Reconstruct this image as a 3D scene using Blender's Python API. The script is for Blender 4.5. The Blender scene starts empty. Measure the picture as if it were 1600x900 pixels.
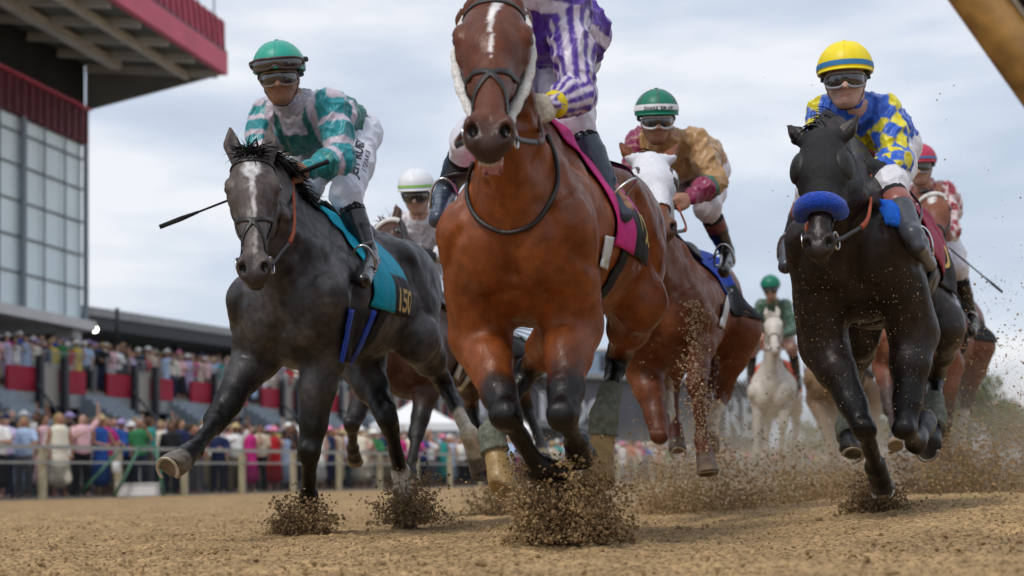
import bpy, bmesh, math, random
import numpy as np
from mathutils import Vector, Matrix
from mathutils.bvhtree import BVHTree
rng = np.random.RandomState(7)
random.seed(7)
SC = bpy.context.scene
C = SC.collection

# ------------------------------------------------------------------ camera
F_PX = 2400.0
CAM = np.array([0.0, 0.0, 0.25])
PITCH, ROLL = math.radians(4.0), math.radians(1.1)
PPY = 748 - F_PX * math.tan(PITCH)
_D = np.array([0, math.cos(PITCH), math.sin(PITCH)])
_U0 = np.array([0, -math.sin(PITCH), math.cos(PITCH)])
_R = math.cos(ROLL) * np.array([1.0, 0, 0]) - math.sin(ROLL) * _U0
_U = math.sin(ROLL) * np.array([1.0, 0, 0]) + math.cos(ROLL) * _U0
cam = bpy.data.cameras.new("camera")
camo = bpy.data.objects.new("camera", cam)
C.objects.link(camo)
M = Matrix(((_R[0], _U[0], -_D[0], CAM[0]), (_R[1], _U[1], -_D[1], CAM[1]), (_R[2], _U[2], -_D[2], CAM[2]), (0, 0, 0, 1)))
camo.matrix_world = M
cam.lens = F_PX / 1600 * 36
cam.sensor_width = 36
cam.shift_y = (PPY - 450) / 1600
cam.clip_start = 0.05
cam.clip_end = 4000
cam.dof.use_dof = True
cam.dof.focus_distance = 6.1
cam.dof.aperture_fstop = 2.5
SC.camera = camo


def ray(px, py):
    return _D + (px - 800) / F_PX * _R - (py - PPY) / F_PX * _U


def P(px, py, d):
    return CAM + d * ray(px, py)


def depth(p):
    return float(np.dot(np.asarray(p) - CAM, _D))


# ------------------------------------------------------------------ world, sun, exposure
W = bpy.data.worlds.new("World")
SC.world = W
W.use_nodes = True
wt = W.node_tree
for n in list(wt.nodes):
    wt.nodes.remove(n)


def N(t, ty, **kw):
    n = t.nodes.new(ty)
    for k, v in kw.items():
        setattr(n, k, v)
    return n


SUN_EL, SUN_ROT = math.radians(52), math.radians(200)
sky = N(wt, 'ShaderNodeTexSky', sky_type='NISHITA')
sky.sun_disc = False
sky.sun_elevation = SUN_EL
sky.sun_rotation = SUN_ROT
sky.dust_density = 3.0
tc = N(wt, 'ShaderNodeTexCoord')
mp = N(wt, 'ShaderNodeMapping')
mp.inputs['Scale'].default_value = (1.0, 1.0, 4.2)
mp.inputs['Location'].default_value = (3.1, 0.4, 0.35)
nz = N(wt, 'ShaderNodeTexNoise')
nz.inputs['Scale'].default_value = 3.4
nz.inputs['Detail'].default_value = 5
nz.inputs['Roughness'].default_value = 0.5
rp = N(wt, 'ShaderNodeValToRGB')
e = rp.color_ramp.elements
e[0].position = 0.36; e[0].color = (3.3, 3.8, 4.6, 1)
e[1].position = 0.62; e[1].color = (5.9, 5.95, 6.2, 1)
m_ = rp.color_ramp.elements.new(0.5); m_.color = (4.2, 4.65, 5.35, 1)
mx = N(wt, 'ShaderNodeMixRGB')
mx.inputs[0].default_value = 0.86
bg = N(wt, 'ShaderNodeBackground')
bg.inputs['Strength'].default_value = 0.125
wo = N(wt, 'ShaderNodeOutputWorld')
L = wt.links.new
L(tc.outputs['Generated'], mp.inputs['Vector']); L(mp.outputs['Vector'], nz.inputs['Vector'])
L(nz.outputs['Fac'], rp.inputs['Fac']); L(sky.outputs['Color'], mx.inputs[1]); L(rp.outputs['Color'], mx.inputs[2])
L(mx.outputs['Color'], bg.inputs['Color']); L(bg.outputs['Background'], wo.inputs['Surface'])

sl = bpy.data.lights.new("sun", 'SUN')
sl.energy = 1.5
sl.angle = math.radians(12)
sl.color = (1.0, 0.95, 0.88)
so = bpy.data.objects.new("sun", sl)
C.objects.link(so)
# light travels away from the sun; sun stands high behind the camera's left shoulder
_az = math.radians(215)
sdir = Vector((math.sin(_az) * math.cos(SUN_EL), math.cos(_az) * math.cos(SUN_EL), math.sin(SUN_EL)))
so.rotation_euler = sdir.to_track_quat('Z', 'Y').to_euler()
sky.sun_rotation = _az
vs = SC.view_settings
vs.view_transform = 'Standard'
vs.look = 'None'
vs.exposure = 0.38
vs.gamma = 1.0
SC.cycles.use_denoising = True
SC.cycles.max_bounces = 6
SC.cycles.transparent_max_bounces = 6
SC.cycles.volume_bounces = 0


# ------------------------------------------------------------------ helpers
def empty(name, loc, label=None, cat=None, group=None, kind=None):
    o = bpy.data.objects.new(name, None)
    C.objects.link(o)
    o.empty_display_size = 0.2
    o.location = tuple(float(v) for v in loc)
    return tag(o, label, cat, group, kind)


def tag(o, label=None, cat=None, group=None, kind=None):
    if label: o['label'] = label
    if cat: o['category'] = cat
    if group: o['group'] = group
    if kind: o['kind'] = kind
    return o


_noise_cache = {}


def vnoise(p, s=1.0, seed=0):
    """smooth lattice noise in -1..1 of points p (n,3), feature size s"""
    if seed not in _noise_cache:
        _noise_cache[seed] = np.random.RandomState(100 + seed).uniform(-1, 1, 4096).astype(np.float32)
    T = _noise_cache[seed]
    q = np.asarray(p, dtype=np.float64) / s + 1000.3
    i = np.floor(q).astype(np.int64)
    f = q - i
    f = f * f * (3 - 2 * f)
    r = 0
    for dx in (0, 1):
        for dy in (0, 1):
            for dz in (0, 1):
                h = ((i[:, 0] + dx) * 73856093 ^ (i[:, 1] + dy) * 19349663 ^ (i[:, 2] + dz) * 83492791) & 4095
                w = (f[:, 0] if dx else 1 - f[:, 0]) * (f[:, 1] if dy else 1 - f[:, 1]) * (f[:, 2] if dz else 1 - f[:, 2])
                r = r + w * T[h]
    return r


def mesh_np(name, v, faces, mat=None, parent=None, col=None, smooth=True, loc=None):
    """faces: (m,k) int array"""
    v = np.asarray(v, dtype=np.float32)
    faces = np.asarray(faces, dtype=np.int32)
    me = bpy.data.meshes.new(name)
    me.vertices.add(len(v)); me.vertices.foreach_set('co', v.ravel())
    k = faces.shape[1]
    me.loops.add(faces.size); me.loops.foreach_set('vertex_index', faces.ravel())
    me.polygons.add(len(faces))
    me.polygons.foreach_set('loop_start', np.arange(0, faces.size, k, dtype=np.int32))
    me.polygons.foreach_set('loop_total', np.full(len(faces), k, dtype=np.int32))
    me.polygons.foreach_set('use_smooth', np.full(len(faces), smooth))
    me.update(calc_edges=True)
    if col is not None:
        a = me.color_attributes.new('Col', 'FLOAT_COLOR', 'POINT')
        cc = np.ones((len(v), 4), dtype=np.float32); cc[:, :3] = col
        a.data.foreach_set('color', cc.ravel())
    if mat is not None: me.materials.append(mat)
    o = bpy.data.objects.new(name, me)
    C.objects.link(o)
    if parent is not None: o.parent = parent
    if loc is not None: o.location = tuple(float(x) for x in loc)
    return o


class MB:
    """collects shapes of one mesh"""
    def __init__(s): s.v = []; s.f = []; s.m = []; s.n = 0

    def add(s, v, f, mi=0):
        v = [tuple(map(float, p)) for p in v]
        s.v += v; s.f += [tuple(i + s.n for i in q) for q in f]; s.m += [mi] * len(f); s.n += len(v)

    def box(s, c, size, ax=None, mi=0):
        c = np.array(c, float); h = np.array(size, float) / 2
        A = np.eye(3) if ax is None else np.array(ax, float)
        v = [c + A.T @ (h * np.array(q)) if False else c + h[0] * q[0] * A[0] + h[1] * q[1] * A[1] + h[2] * q[2] * A[2]
             for q in [(-1, -1, -1), (1, -1, -1), (1, 1, -1), (-1, 1, -1), (-1, -1, 1), (1, -1, 1), (1, 1, 1), (-1, 1, 1)]]
        s.add(v, [(0, 3, 2, 1), (4, 5, 6, 7), (0, 1, 5, 4), (1, 2, 6, 5), (2, 3, 7, 6), (3, 0, 4, 7)], mi)

    def beam(s, a, b, w, h, up=(0, 0, 1), mi=0):
        a = np.array(a, float); b = np.array(b, float)
        x = b - a; Ln = np.linalg.norm(x); x /= Ln
        y = np.cross(up, x); y /= np.linalg.norm(y) + 1e-9; z = np.cross(x, y)
        s.box((a + b) / 2, (Ln, w, h), (x, y, z), mi)

    def prism(s, base, vec, mi=0):
        """polygon base (list of pts) extruded along vec"""
        n = len(base); b = [np.array(p, float) for p in base]; t = [p + np.array(vec, float) for p in b]
        s.add(b + t, [tuple(range(n - 1, -1, -1)), tuple(range(n, 2 * n))] + [(i, (i + 1) % n, n + (i + 1) % n, n + i) for i in range(n)], mi)

    def tube(s, pts, r, n=8, mi=0, flat=1.0, nrm=None, cap=True):
        """swept tube; r scalar or per point; flat<1 squashes along the given normals"""
        pts = np.array(pts, float); m = len(pts)
        r = np.full(m, r, float) if np.isscalar(r) else np.array(r, float)
        T = np.gradient(pts, axis=0); T /= np.linalg.norm(T, axis=1)[:, None] + 1e-12
        if nrm is None:
            u = np.cross(T[0], (0.3, 0.2, 1.0)); 
            if np.linalg.norm(u) < 1e-3: u = np.cross(T[0], (1, 0, 0))
            Us = []
            for i in range(m):
                u = u - T[i] * np.dot(u, T[i]); u /= np.linalg.norm(u) + 1e-12; Us.append(u)
            Us = np.array(Us)
        else:
            Us = np.array(nrm, float); Us = Us - T * np.sum(Us * T, axis=1)[:, None]
            Us /= np.linalg.norm(Us, axis=1)[:, None] + 1e-12
        Vs = np.cross(T, Us)
        ang = np.arange(n) * 2 * math.pi / n
        V = (pts[:, None, :] + r[:, None, None] * (flat * np.cos(ang)[None, :, None] * Us[:, None, :] + np.sin(ang)[None, :, None] * Vs[:, None, :])).reshape(-1, 3)
        F = [(i * n + j, i * n + (j + 1) % n, (i + 1) * n + (j + 1) % n, (i + 1) * n + j) for i in range(m - 1) for j in range(n)]
        if cap: F += [tuple(range(n - 1, -1, -1)), tuple((m - 1) * n + j for j in range(n))]
        s.add(V, F, mi)

    def ball(s, c, r, n=10, ax=None, mi=0, zr=(0, 1)):
        c = np.array(c, float); r = np.array([r] * 3 if np.isscalar(r) else r, float)
        A = np.eye(3) if ax is None else np.array(ax, float)
        V = []; k = n * 2
        for i in range(n + 1):
            th = math.pi * (zr[0] + (zr[1] - zr[0]) * i / n)
            for j in range(k):
                ph = 2 * math.pi * j / k
                q = np.array([math.sin(th) * math.cos(ph), math.sin(th) * math.sin(ph), math.cos(th)]) * r
                V.append(c + q @ A)
        F = [(i * k + j, (i + 1) * k + j, (i + 1) * k + (j + 1) % k, i * k + (j + 1) % k) for i in range(n) for j in range(k)]
        s.add(V, F, mi)

    def build(s, name, mats, parent=None, smooth=False, bevel=0, loc=None, org=None):
        me = bpy.data.meshes.new(name)
        v = s.v
        if org is not None: v = [(a - org[0], b - org[1], c - org[2]) for a, b, c in v]
        me.from_pydata(v, [], s.f)
        mats = mats if isinstance(mats, (list, tuple)) else [mats]
        for m in mats: me.materials.append(m)
        me.polygons.foreach_set('material_index', s.m)
        me.polygons.foreach_set('use_smooth', [smooth] * len(s.f))
        me.update()
        o = bpy.data.objects.new(name, me); C.objects.link(o)
        if parent is not None: o.parent = parent
        if loc is not None: o.location = tuple(loc)
        if bevel:
            b = o.modifiers.new('bevel', 'BEVEL'); b.width = bevel; b.segments = 2; b.limit_method = 'ANGLE'
        return o


def smoothstep(a, b, x):
    t = np.clip((x - a) / (b - a), 0, 1)
    return t * t * (3 - 2 * t)


def nrmz(v):
    v = np.asarray(v, float); return v / (np.linalg.norm(v) + 1e-12)


def spline(pts, n=8):
    """Catmull-Rom through pts"""
    p = [np.array(q, float) for q in pts]
    p = [2 * p[0] - p[1]] + p + [2 * p[-1] - p[-2]]
    out = []
    for i in range(1, len(p) - 2):
        for k in range(n):
            t = k / n
            out.append(0.5 * (2 * p[i] + (p[i + 1] - p[i - 1]) * t + (2 * p[i - 1] - 5 * p[i] + 4 * p[i + 1] - p[i + 2]) * t * t + (3 * p[i] - p[i - 1] - 3 * p[i + 1] + p[i + 2]) * t ** 3))
    out.append(p[-2])
    return np.array(out)


# ------------------------------------------------------------------ materials
_mats = {}


def mat(name, col, rough=0.6, spec=0.4, noise=0.12, nscale=20.0, bump=0.0, bscale=60.0, metal=0.0, sheen=0.0, vcol=False, alpha=None, trans=0.0, emit=None, coat=0.0, stretch=None, rnoise=0.0):
    if name in _mats: return _mats[name]
    m = bpy.data.materials.new(name); m.use_nodes = True
    t = m.node_tree; b = t.nodes['Principled BSDF']; l = t.links.new
    b.inputs['Roughness'].default_value = rough
    b.inputs['Specular IOR Level'].default_value = spec
    b.inputs['Metallic'].default_value = metal
    b.inputs['Sheen Weight'].default_value = sheen
    b.inputs['Coat Weight'].default_value = coat
    b.inputs['Transmission Weight'].default_value = trans
    if alpha is not None: b.inputs['Alpha'].default_value = alpha
    if emit: b.inputs['Emission Color'].default_value = (*emit[:3], 1); b.inputs['Emission Strength'].default_value = emit[3]
    tx = N(t, 'ShaderNodeTexCoord')
    src = tx.outputs['Object']
    if stretch:
        mpp = N(t, 'ShaderNodeMapping'); mpp.inputs['Scale'].default_value = stretch
        l(src, mpp.inputs['Vector']); src = mpp.outputs['Vector']
    n = N(t, 'ShaderNodeTexNoise'); n.inputs['Scale'].default_value = nscale; n.inputs['Detail'].default_value = 5
    l(src, n.inputs['Vector'])
    mr = N(t, 'ShaderNodeMapRange'); mr.inputs['From Min'].default_value = 0.3; mr.inputs['From Max'].default_value = 0.7
    mr.inputs['To Min'].default_value = 1 - noise; mr.inputs['To Max'].default_value = 1 + noise
    l(n.outputs['Fac'], mr.inputs['Value'])
    mul = N(t, 'ShaderNodeVectorMath', operation='SCALE')
    if vcol:
        a = N(t, 'ShaderNodeAttribute', attribute_name='Col'); l(a.outputs['Color'], mul.inputs[0])
    else:
        mul.inputs[0].default_value = tuple(col[:3])
    l(mr.outputs['Result'], mul.inputs['Scale']); l(mul.outputs['Vector'], b.inputs['Base Color'])
    if rnoise:
        m2 = N(t, 'ShaderNodeMapRange'); m2.inputs['From Min'].default_value = 0.3; m2.inputs['From Max'].default_value = 0.7
        m2.inputs['To Min'].default_value = rough - rnoise; m2.inputs['To Max'].default_value = rough + rnoise
        l(n.outputs['Fac'], m2.inputs['Value']); l(m2.outputs['Result'], b.inputs['Roughness'])
    if bump:
        n2 = N(t, 'ShaderNodeTexNoise'); n2.inputs['Scale'].default_value = bscale; n2.inputs['Detail'].default_value = 4
        l(src, n2.inputs['Vector'])
        bu = N(t, 'ShaderNodeBump'); bu.inputs['Strength'].default_value = bump; bu.inputs['Distance'].default_value = 0.01
        l(n2.outputs['Fac'], bu.inputs['Height']); l(bu.outputs['Normal'], b.inputs['Normal'])
    _mats[name] = m
    return m


# ------------------------------------------------------------------ signed distance modelling
class Field:
    def __init__(s, lo, hi, h):
        s.h = h; s.lo = np.array(lo, float) - 4 * h
        n = np.ceil((np.array(hi, float) - s.lo) / h).astype(int) + 5
        s.f = np.full(tuple(n), 0.5, dtype=np.float32)
        s.ax = [(s.lo[i] + h * np.arange(n[i])).astype(np.float32) for i in range(3)]

    def win(s, lo, hi, pad):
        sl_ = []
        for i in range(3):
            a = max(0, int((lo[i] - pad - s.lo[i]) / s.h)); b = min(s.f.shape[i], int((hi[i] + pad - s.lo[i]) / s.h) + 2)
            if b <= a: return None
            sl_.append(slice(a, b))
        X = s.ax[0][sl_[0]][:, None, None]; Y = s.ax[1][sl_[1]][None, :, None]; Z = s.ax[2][sl_[2]][None, None, :]
        return tuple(sl_), X, Y, Z

    def put(s, sl_, d, k, sub=False):
        f = s.f[sl_]
        if sub:
            a, b = -f, d
            if k > 0:
                h = np.maximum(k - np.abs(a - b), 0) / k
                r = np.minimum(a, b) - h * h * k * 0.25
            else: r = np.minimum(a, b)
            s.f[sl_] = -r
            return
        if k > 0:
            h = np.maximum(k - np.abs(f - d), 0) / k
            s.f[sl_] = np.minimum(f, d) - h * h * k * 0.25
        else: s.f[sl_] = np.minimum(f, d)

    def cone(s, a, b, ra, rb, k=0.03, side=None, flat=1.0, sub=False, cut=None):
        a = np.array(a, float); b = np.array(b, float)
        R = max(ra, rb) * max(1.0, flat if side is not None else 1.0)
        w = s.win(np.minimum(a, b) - R, np.maximum(a, b) + R, k + 3 * s.h)
        if w is None: return
        sl_, X, Y, Z = w
        ab = b - a; L2 = float(ab @ ab) + 1e-12
        px, py, pz = X - a[0], Y - a[1], Z - a[2]
        t = np.clip((px * ab[0] + py * ab[1] + pz * ab[2]) / L2, 0, 1)
        vx, vy, vz = px - t * ab[0], py - t * ab[1], pz - t * ab[2]
        if side is not None and flat != 1.0:
            sd = nrmz(side); c = vx * sd[0] + vy * sd[1] + vz * sd[2]
            g = (1.0 / flat - 1.0) * c
            vx, vy, vz = vx + g * sd[0], vy + g * sd[1], vz + g * sd[2]
            d = (np.sqrt(vx * vx + vy * vy + vz * vz) - (ra + (rb - ra) * t)) * min(1.0, (1 + flat) / 2)
        else:
            d = np.sqrt(vx * vx + vy * vy + vz * vz) - (ra + (rb - ra) * t)
        if cut is not None:  # flat end at b
            n = ab / math.sqrt(L2)
            q = (X - b[0]) * n[0] + (Y - b[1]) * n[1] + (Z - b[2]) * n[2]
            d = np.maximum(d, q - cut)
        s.put(sl_, d, k, sub)

    def ell(s, c, r, k=0.03, ax=None, sub=False):
        c = np.array(c, float); r = np.array([r] * 3 if np.isscalar(r) else r, float)
        R = r if ax is None else np.full(3, r.max())
        w = s.win(c - R, c + R, k + 3 * s.h)
        if w is None: return
        sl_, X, Y, Z = w
        p = (X - c[0], Y - c[1], Z - c[2])
        if ax is not None:
            p = tuple(p[0] * float(a[0]) + p[1] * float(a[1]) + p[2] * float(a[2]) for a in ax)
        k0 = np.sqrt((p[0] / r[0]) ** 2 + (p[1] / r[1]) ** 2 + (p[2] / r[2]) ** 2)
        k1 = np.sqrt((p[0] / r[0] ** 2) ** 2 + (p[1] / r[1] ** 2) ** 2 + (p[2] / r[2] ** 2) ** 2) + 1e-9
        d = k0 * (k0 - 1) / k1
        s.put(sl_, d.astype(np.float32), k, sub)

    def hoof(s, a, b, ra, rb, k, sole, bk):
        a = np.array(a, float); b = np.array(b, float)
        w = s.win(np.minimum(a, b) - rb * 1.6, np.maximum(a, b) + rb * 1.6, k + 3 * s.h)
        if w is None: return
        sl_, X, Y, Z = w
        ab = b - a; Ln = math.sqrt(ab @ ab); u = ab / Ln
        px, py, pz = X - a[0], Y - a[1], Z - a[2]
        t = px * u[0] + py * u[1] + pz * u[2]
        vx, vy, vz = px - t * u[0], py - t * u[1], pz - t * u[2]
        tt = np.clip(t / Ln, 0, 1.1)
        d = np.sqrt(vx * vx + vy * vy + vz * vz) - (ra + (rb - ra) * tt)
        front = b - bk * rb * .9
        d = np.maximum(d, (X - front[0]) * sole[0] + (Y - front[1]) * sole[1] + (Z - front[2]) * sole[2])
        d = np.maximum(d, -t - ra * .3)
        s.put(sl_, d, k)
        # hollow of the sole
        c = front + bk * rb * .95 + sole * .012
        s.ell(c, np.array([rb * .62, rb * .62, .022]), .004, (bk, nrmz(np.cross(sole, bk)), sole), True)

    def chain(s, pts, rs, k=0.03, side=None, flat=1.0):
        for i in range(len(pts) - 1):
            s.cone(pts[i], pts[i + 1], rs[i], rs[i + 1], k, side, flat)

    def mesh(s, relax=1):
        f = s.f; ins = f < 0
        nx, ny, nz_ = f.shape
        cs = [(i, j, k) for i in (0, 1) for j in (0, 1) for k in (0, 1)]
        sh = lambda A, c: A[c[0]:nx - 1 + c[0], c[1]:ny - 1 + c[1], c[2]:nz_ - 1 + c[2]]
        cnt = np.zeros((nx - 1, ny - 1, nz_ - 1), np.int8)
        for c in cs: cnt += sh(ins, c)
        act = (cnt > 0) & (cnt < 8)
        ids = np.argwhere(act)
        idx = np.full(act.shape, -1, np.int32); idx[act] = np.arange(len(ids))
        acc = np.zeros((len(ids), 3), np.float32); num = np.zeros(len(ids), np.float32)
        for a in cs:
            for d in range(3):
                if a[d]: continue
                b = list(a); b[d] = 1
                fa = f[ids[:, 0] + a[0], ids[:, 1] + a[1], ids[:, 2] + a[2]]
                fb = f[ids[:, 0] + b[0], ids[:, 1] + b[1], ids[:, 2] + b[2]]
                m = (fa < 0) != (fb < 0)
                t = np.where(m, fa / np.where(m, fa - fb, 1), 0)
                for e_ in range(3):
                    acc[:, e_] += np.where(m, a[e_] + (t if e_ == d else 0), 0)
                num += m
        v = (ids + acc / num[:, None]) * s.h + s.lo
        quads = []
        for d in range(3):
            A = ins
            lo_ = [slice(1, -1)] * 3; hi_ = [slice(1, -1)] * 3
            lo_[d] = slice(0, -1); hi_[d] = slice(1, None)
            e1 = A[tuple(lo_)]; e2 = A[tuple(hi_)]
            ch = e1 != e2
            ii = np.argwhere(ch)
            base = ii.copy()
            o = [x for x in range(3) if x != d]
            base[:, o[0]] += 1; base[:, o[1]] += 1
            def g(du, dv):
                q = base.copy(); q[:, o[0]] += du; q[:, o[1]] += dv
                return idx[q[:, 0], q[:, 1], q[:, 2]]
            Q = np.stack([g(-1, -1), g(0, -1), g(0, 0), g(-1, 0)], 1)
            inward = e1[ch]
            flip = inward if d != 1 else ~inward
            Q[~flip] = Q[~flip][:, ::-1]
            quads.append(Q)
        Q = np.concatenate(quads); Q = Q[(Q >= 0).all(1)]
        e_ = np.concatenate([Q[:, [0, 1]], Q[:, [1, 2]], Q[:, [2, 3]], Q[:, [3, 0]]])
        for _ in range(relax):
            deg = np.bincount(e_.ravel(), minlength=len(v)).astype(np.float32)
            nv = np.zeros_like(v)
            for c in range(3):
                nv[:, c] = np.bincount(e_[:, 0], v[e_[:, 1], c], len(v)) + np.bincount(e_[:, 1], v[e_[:, 0], c], len(v))
            v = 0.5 * v + 0.5 * nv / deg[:, None]
        return v.astype(np.float64), Q


def vnormals(v, q):
    n = np.cross(v[q[:, 2]] - v[q[:, 0]], v[q[:, 3]] - v[q[:, 1]])
    out = np.zeros_like(v)
    for k in range(4):
        for c in range(3):
            out[:, c] += np.bincount(q[:, k], n[:, c], len(v))
    return out / (np.linalg.norm(out, axis=1)[:, None] + 1e-12)


def bvh_of(v, q):
    return BVHTree.FromPolygons([tuple(p) for p in v], [tuple(int(i) for i in f) for f in q])


def segdist(p, a, b):
    ab = b - a; t = np.clip(((p - a) @ ab) / (ab @ ab + 1e-12), 0, 1)
    return np.linalg.norm(p - a - t[:, None] * ab, axis=1), t


def submesh(v, q, mask):
    """faces whose vertices are all in mask"""
    keep = mask[q].all(1); qq = q[keep]
    used = np.unique(qq); mp_ = np.full(len(v), -1, np.int64); mp_[used] = np.arange(len(used))
    return used, mp_[qq]


def solidify(o, th, off=1.0):
    s = o.modifiers.new('thick', 'SOLIDIFY'); s.thickness = th; s.offset = off
    return s


def text_mesh(txt, size=0.1, shear=0.0, bold=0.0, space=1.0):
    """glyph outlines as (verts, faces), centred on the origin in the xy plane"""
    cu = bpy.data.curves.new('lettering', 'FONT'); cu.body = txt; cu.size = size; cu.shear = shear
    cu.align_x = 'CENTER'; cu.align_y = 'CENTER'; cu.offset = bold; cu.space_character = space; cu.resolution_u = 4
    o = bpy.data.objects.new('lettering', cu); C.objects.link(o)
    dg = bpy.context.evaluated_depsgraph_get(); dg.update()
    me = bpy.data.meshes.new_from_object(o.evaluated_get(dg))
    bm = bmesh.new(); bm.from_mesh(me); bmesh.ops.triangulate(bm, faces=bm.faces)
    for _ in range(2):
        es = [x for x in bm.edges if x.calc_length() > size * 0.22]
        if es: bmesh.ops.subdivide_edges(bm, edges=es, cuts=1)
        bmesh.ops.triangulate(bm, faces=bm.faces)
    v = [tuple(x.co) for x in bm.verts]; f = [tuple(w.index for w in x.verts) for x in bm.faces]
    bm.free(); bpy.data.objects.remove(o); bpy.data.curves.remove(cu); bpy.data.meshes.remove(me)
    return v, f


def text_on(name, txt, bvh, cen, right, up, size, m, parent, off=0.003, **kw):
    v, f = text_mesh(txt, size, **kw)
    return decal(name, v, f, bvh, cen, right, up, m, parent, off)


def decal(name, v, f, bvh, cen, right, up, m, parent, off=0.003):
    cen = np.array(cen, float); right = nrmz(right); up = np.array(up, float); up = nrmz(up - right * (up @ right))
    nn = np.cross(right, up); out = []
    for p in v:
        w = cen + right * p[0] + up * p[1]
        h = bvh.ray_cast(Vector(w + nn * 0.25), Vector(-nn), 0.5) if bvh else (None,)
        if h[0] is None: out.append(w)
        else: out.append(np.array(h[0]) + nn * off)
    mb = MB(); mb.add(out, f)
    return mb.build(name, m, parent)

# ------------------------------------------------------------------ horses
def coat(name, rough=0.42, noise=0.16, ns=9, sheen=0.0, bump=0.3):
    m = mat(name, (1, 1, 1), rough, 0.30, noise, ns, 0, 90, sheen=sheen, vcol=True, rnoise=0.0)
    t = m.node_tree; b = t.nodes['Principled BSDF']; l = t.links.new
    if b.inputs['Normal'].is_linked: return m
    tx = N(t, 'ShaderNodeTexCoord'); prev = None
    for sc, st, di in (((150, 150, 22), .35, .004), ((26, 26, 12), .32, .009), ((7, 7, 5), .25, .03)):   # short hair lying downwards, skin ripples, muscle
        mp_ = N(t, 'ShaderNodeMapping'); mp_.inputs['Scale'].default_value = sc; l(tx.outputs['Object'], mp_.inputs['Vector'])
        n_ = N(t, 'ShaderNodeTexNoise'); n_.inputs['Scale'].default_value = 1.0; n_.inputs['Detail'].default_value = 4; n_.inputs['Distortion'].default_value = .6; l(mp_.outputs['Vector'], n_.inputs['Vector'])
        bu = N(t, 'ShaderNodeBump'); bu.inputs['Strength'].default_value = st; bu.inputs['Distance'].default_value = di; l(n_.outputs['Fac'], bu.inputs['Height'])
        if prev: l(prev.outputs['Normal'], bu.inputs['Normal'])
        prev = bu
        if sc[0] == 26:
            mr = N(t, 'ShaderNodeMapRange'); mr.inputs['From Min'].default_value = .35; mr.inputs['From Max'].default_value = .65; mr.inputs['To Min'].default_value = rough - .10; mr.inputs['To Max'].default_value = rough + .16
            l(n_.outputs['Fac'], mr.inputs['Value']); l(mr.outputs['Result'], b.inputs['Roughness'])
    l(prev.outputs['Normal'], b.inputs['Normal'])
    return m


M_LEATHER = mat('dark_leather', (0.012, 0.008, 0.007), 0.45, 0.5, 0.25, 30, 0.2, 90)
M_BROWNLEATHER = mat('brown_leather', (0.10, 0.045, 0.03), 0.5, 0.4, 0.25, 30, 0.2, 90)
M_RUBBER = mat('orange_rubber', (0.42, 0.10, 0.045), 0.7, 0.3, 0.15, 60, 0.5, 200)
M_STEEL = mat('steel', (0.55, 0.55, 0.56), 0.25, 0.5, 0.1, 40, metal=1.0)
M_BRASS = mat('brass', (0.6, 0.42, 0.16), 0.3, 0.5, 0.1, 40, metal=1.0)
M_EYE = mat('eye_gloss', (0.012, 0.008, 0.006), 0.08, 0.6, 0.05, 10, coat=0.5)
M_BLACKCLOTH = mat('black_cloth', (0.012, 0.012, 0.014), 0.75, 0.25, 0.25, 30, 0.5, 120)
M_WHITEFLEECE = mat('white_fleece', (0.72, 0.71, 0.69), 0.95, 0.2, 0.12, 60, 1.0, 90, sheen=0.4)
M_GOLD = mat('gold_print', (0.62, 0.42, 0.12), 0.5, 0.4, 0.1, 40)
M_WHITE = mat('white_cloth', (0.72, 0.72, 0.74), 0.75, 0.25, 0.08, 30, 0.4, 80)
M_DIRTYWHITE = mat('dirty_white_cloth', (0.5, 0.49, 0.45), 0.8, 0.25, 0.2, 30, 0.4, 80)


def reach(A, Ln, px, py, near):
    """world point on the sight line of a pixel at bone length Ln from A"""
    r = ray(px, py); a = r @ r; w = CAM - A
    b = 2 * (w @ r); c = w @ w - Ln * Ln
    D = b * b - 4 * a * c
    if D <= 0:
        t = -b / (2 * a)
        X = CAM + t * r
        return A + nrmz(X - A) * Ln * 1.0 if np.linalg.norm(X - A) > 1.25 * Ln else X
    t = (-b - near * math.sqrt(D)) / (2 * a)
    return CAM + t * r


class Horse:
    def __init__(s, sp):
        s.sp = sp; s.S = sp.get('s', 1.04); S = s.S
        A = P(*sp['chest'][:1], 600, sp['chest'][1]); B = P(sp['rump'][0], 600, sp['rump'][1])
        F = nrmz([A[0] - B[0], A[1] - B[1], 0]); s.F = F; s.L = np.cross([0, 0, 1.0], F)
        s.O = np.array([A[0], A[1], 0]) - F * 0.62 * S; s.O[2] = sp.get('z', 0.0)
        s.R = np.array([F, s.L, [0, 0, 1.0]])
        s.dz = sp.get('dz', -0.05)

    def w(s, p): return s.O + np.asarray(p, float) @ s.R
    def l(s, p): return (np.asarray(p, float) - s.O) @ s.R.T
    def t(s, x, y, z):  # template -> local
        return np.array([x * s.S, y * s.S * s.sp.get('slim', .95), z * s.S + s.dz + s.sp.get('tilt', 0.0) * x])
    def px(s, px, py, ref):  # pixel at the depth of local point ref
        return s.l(P(px, py, depth(s.w(ref))))


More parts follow.
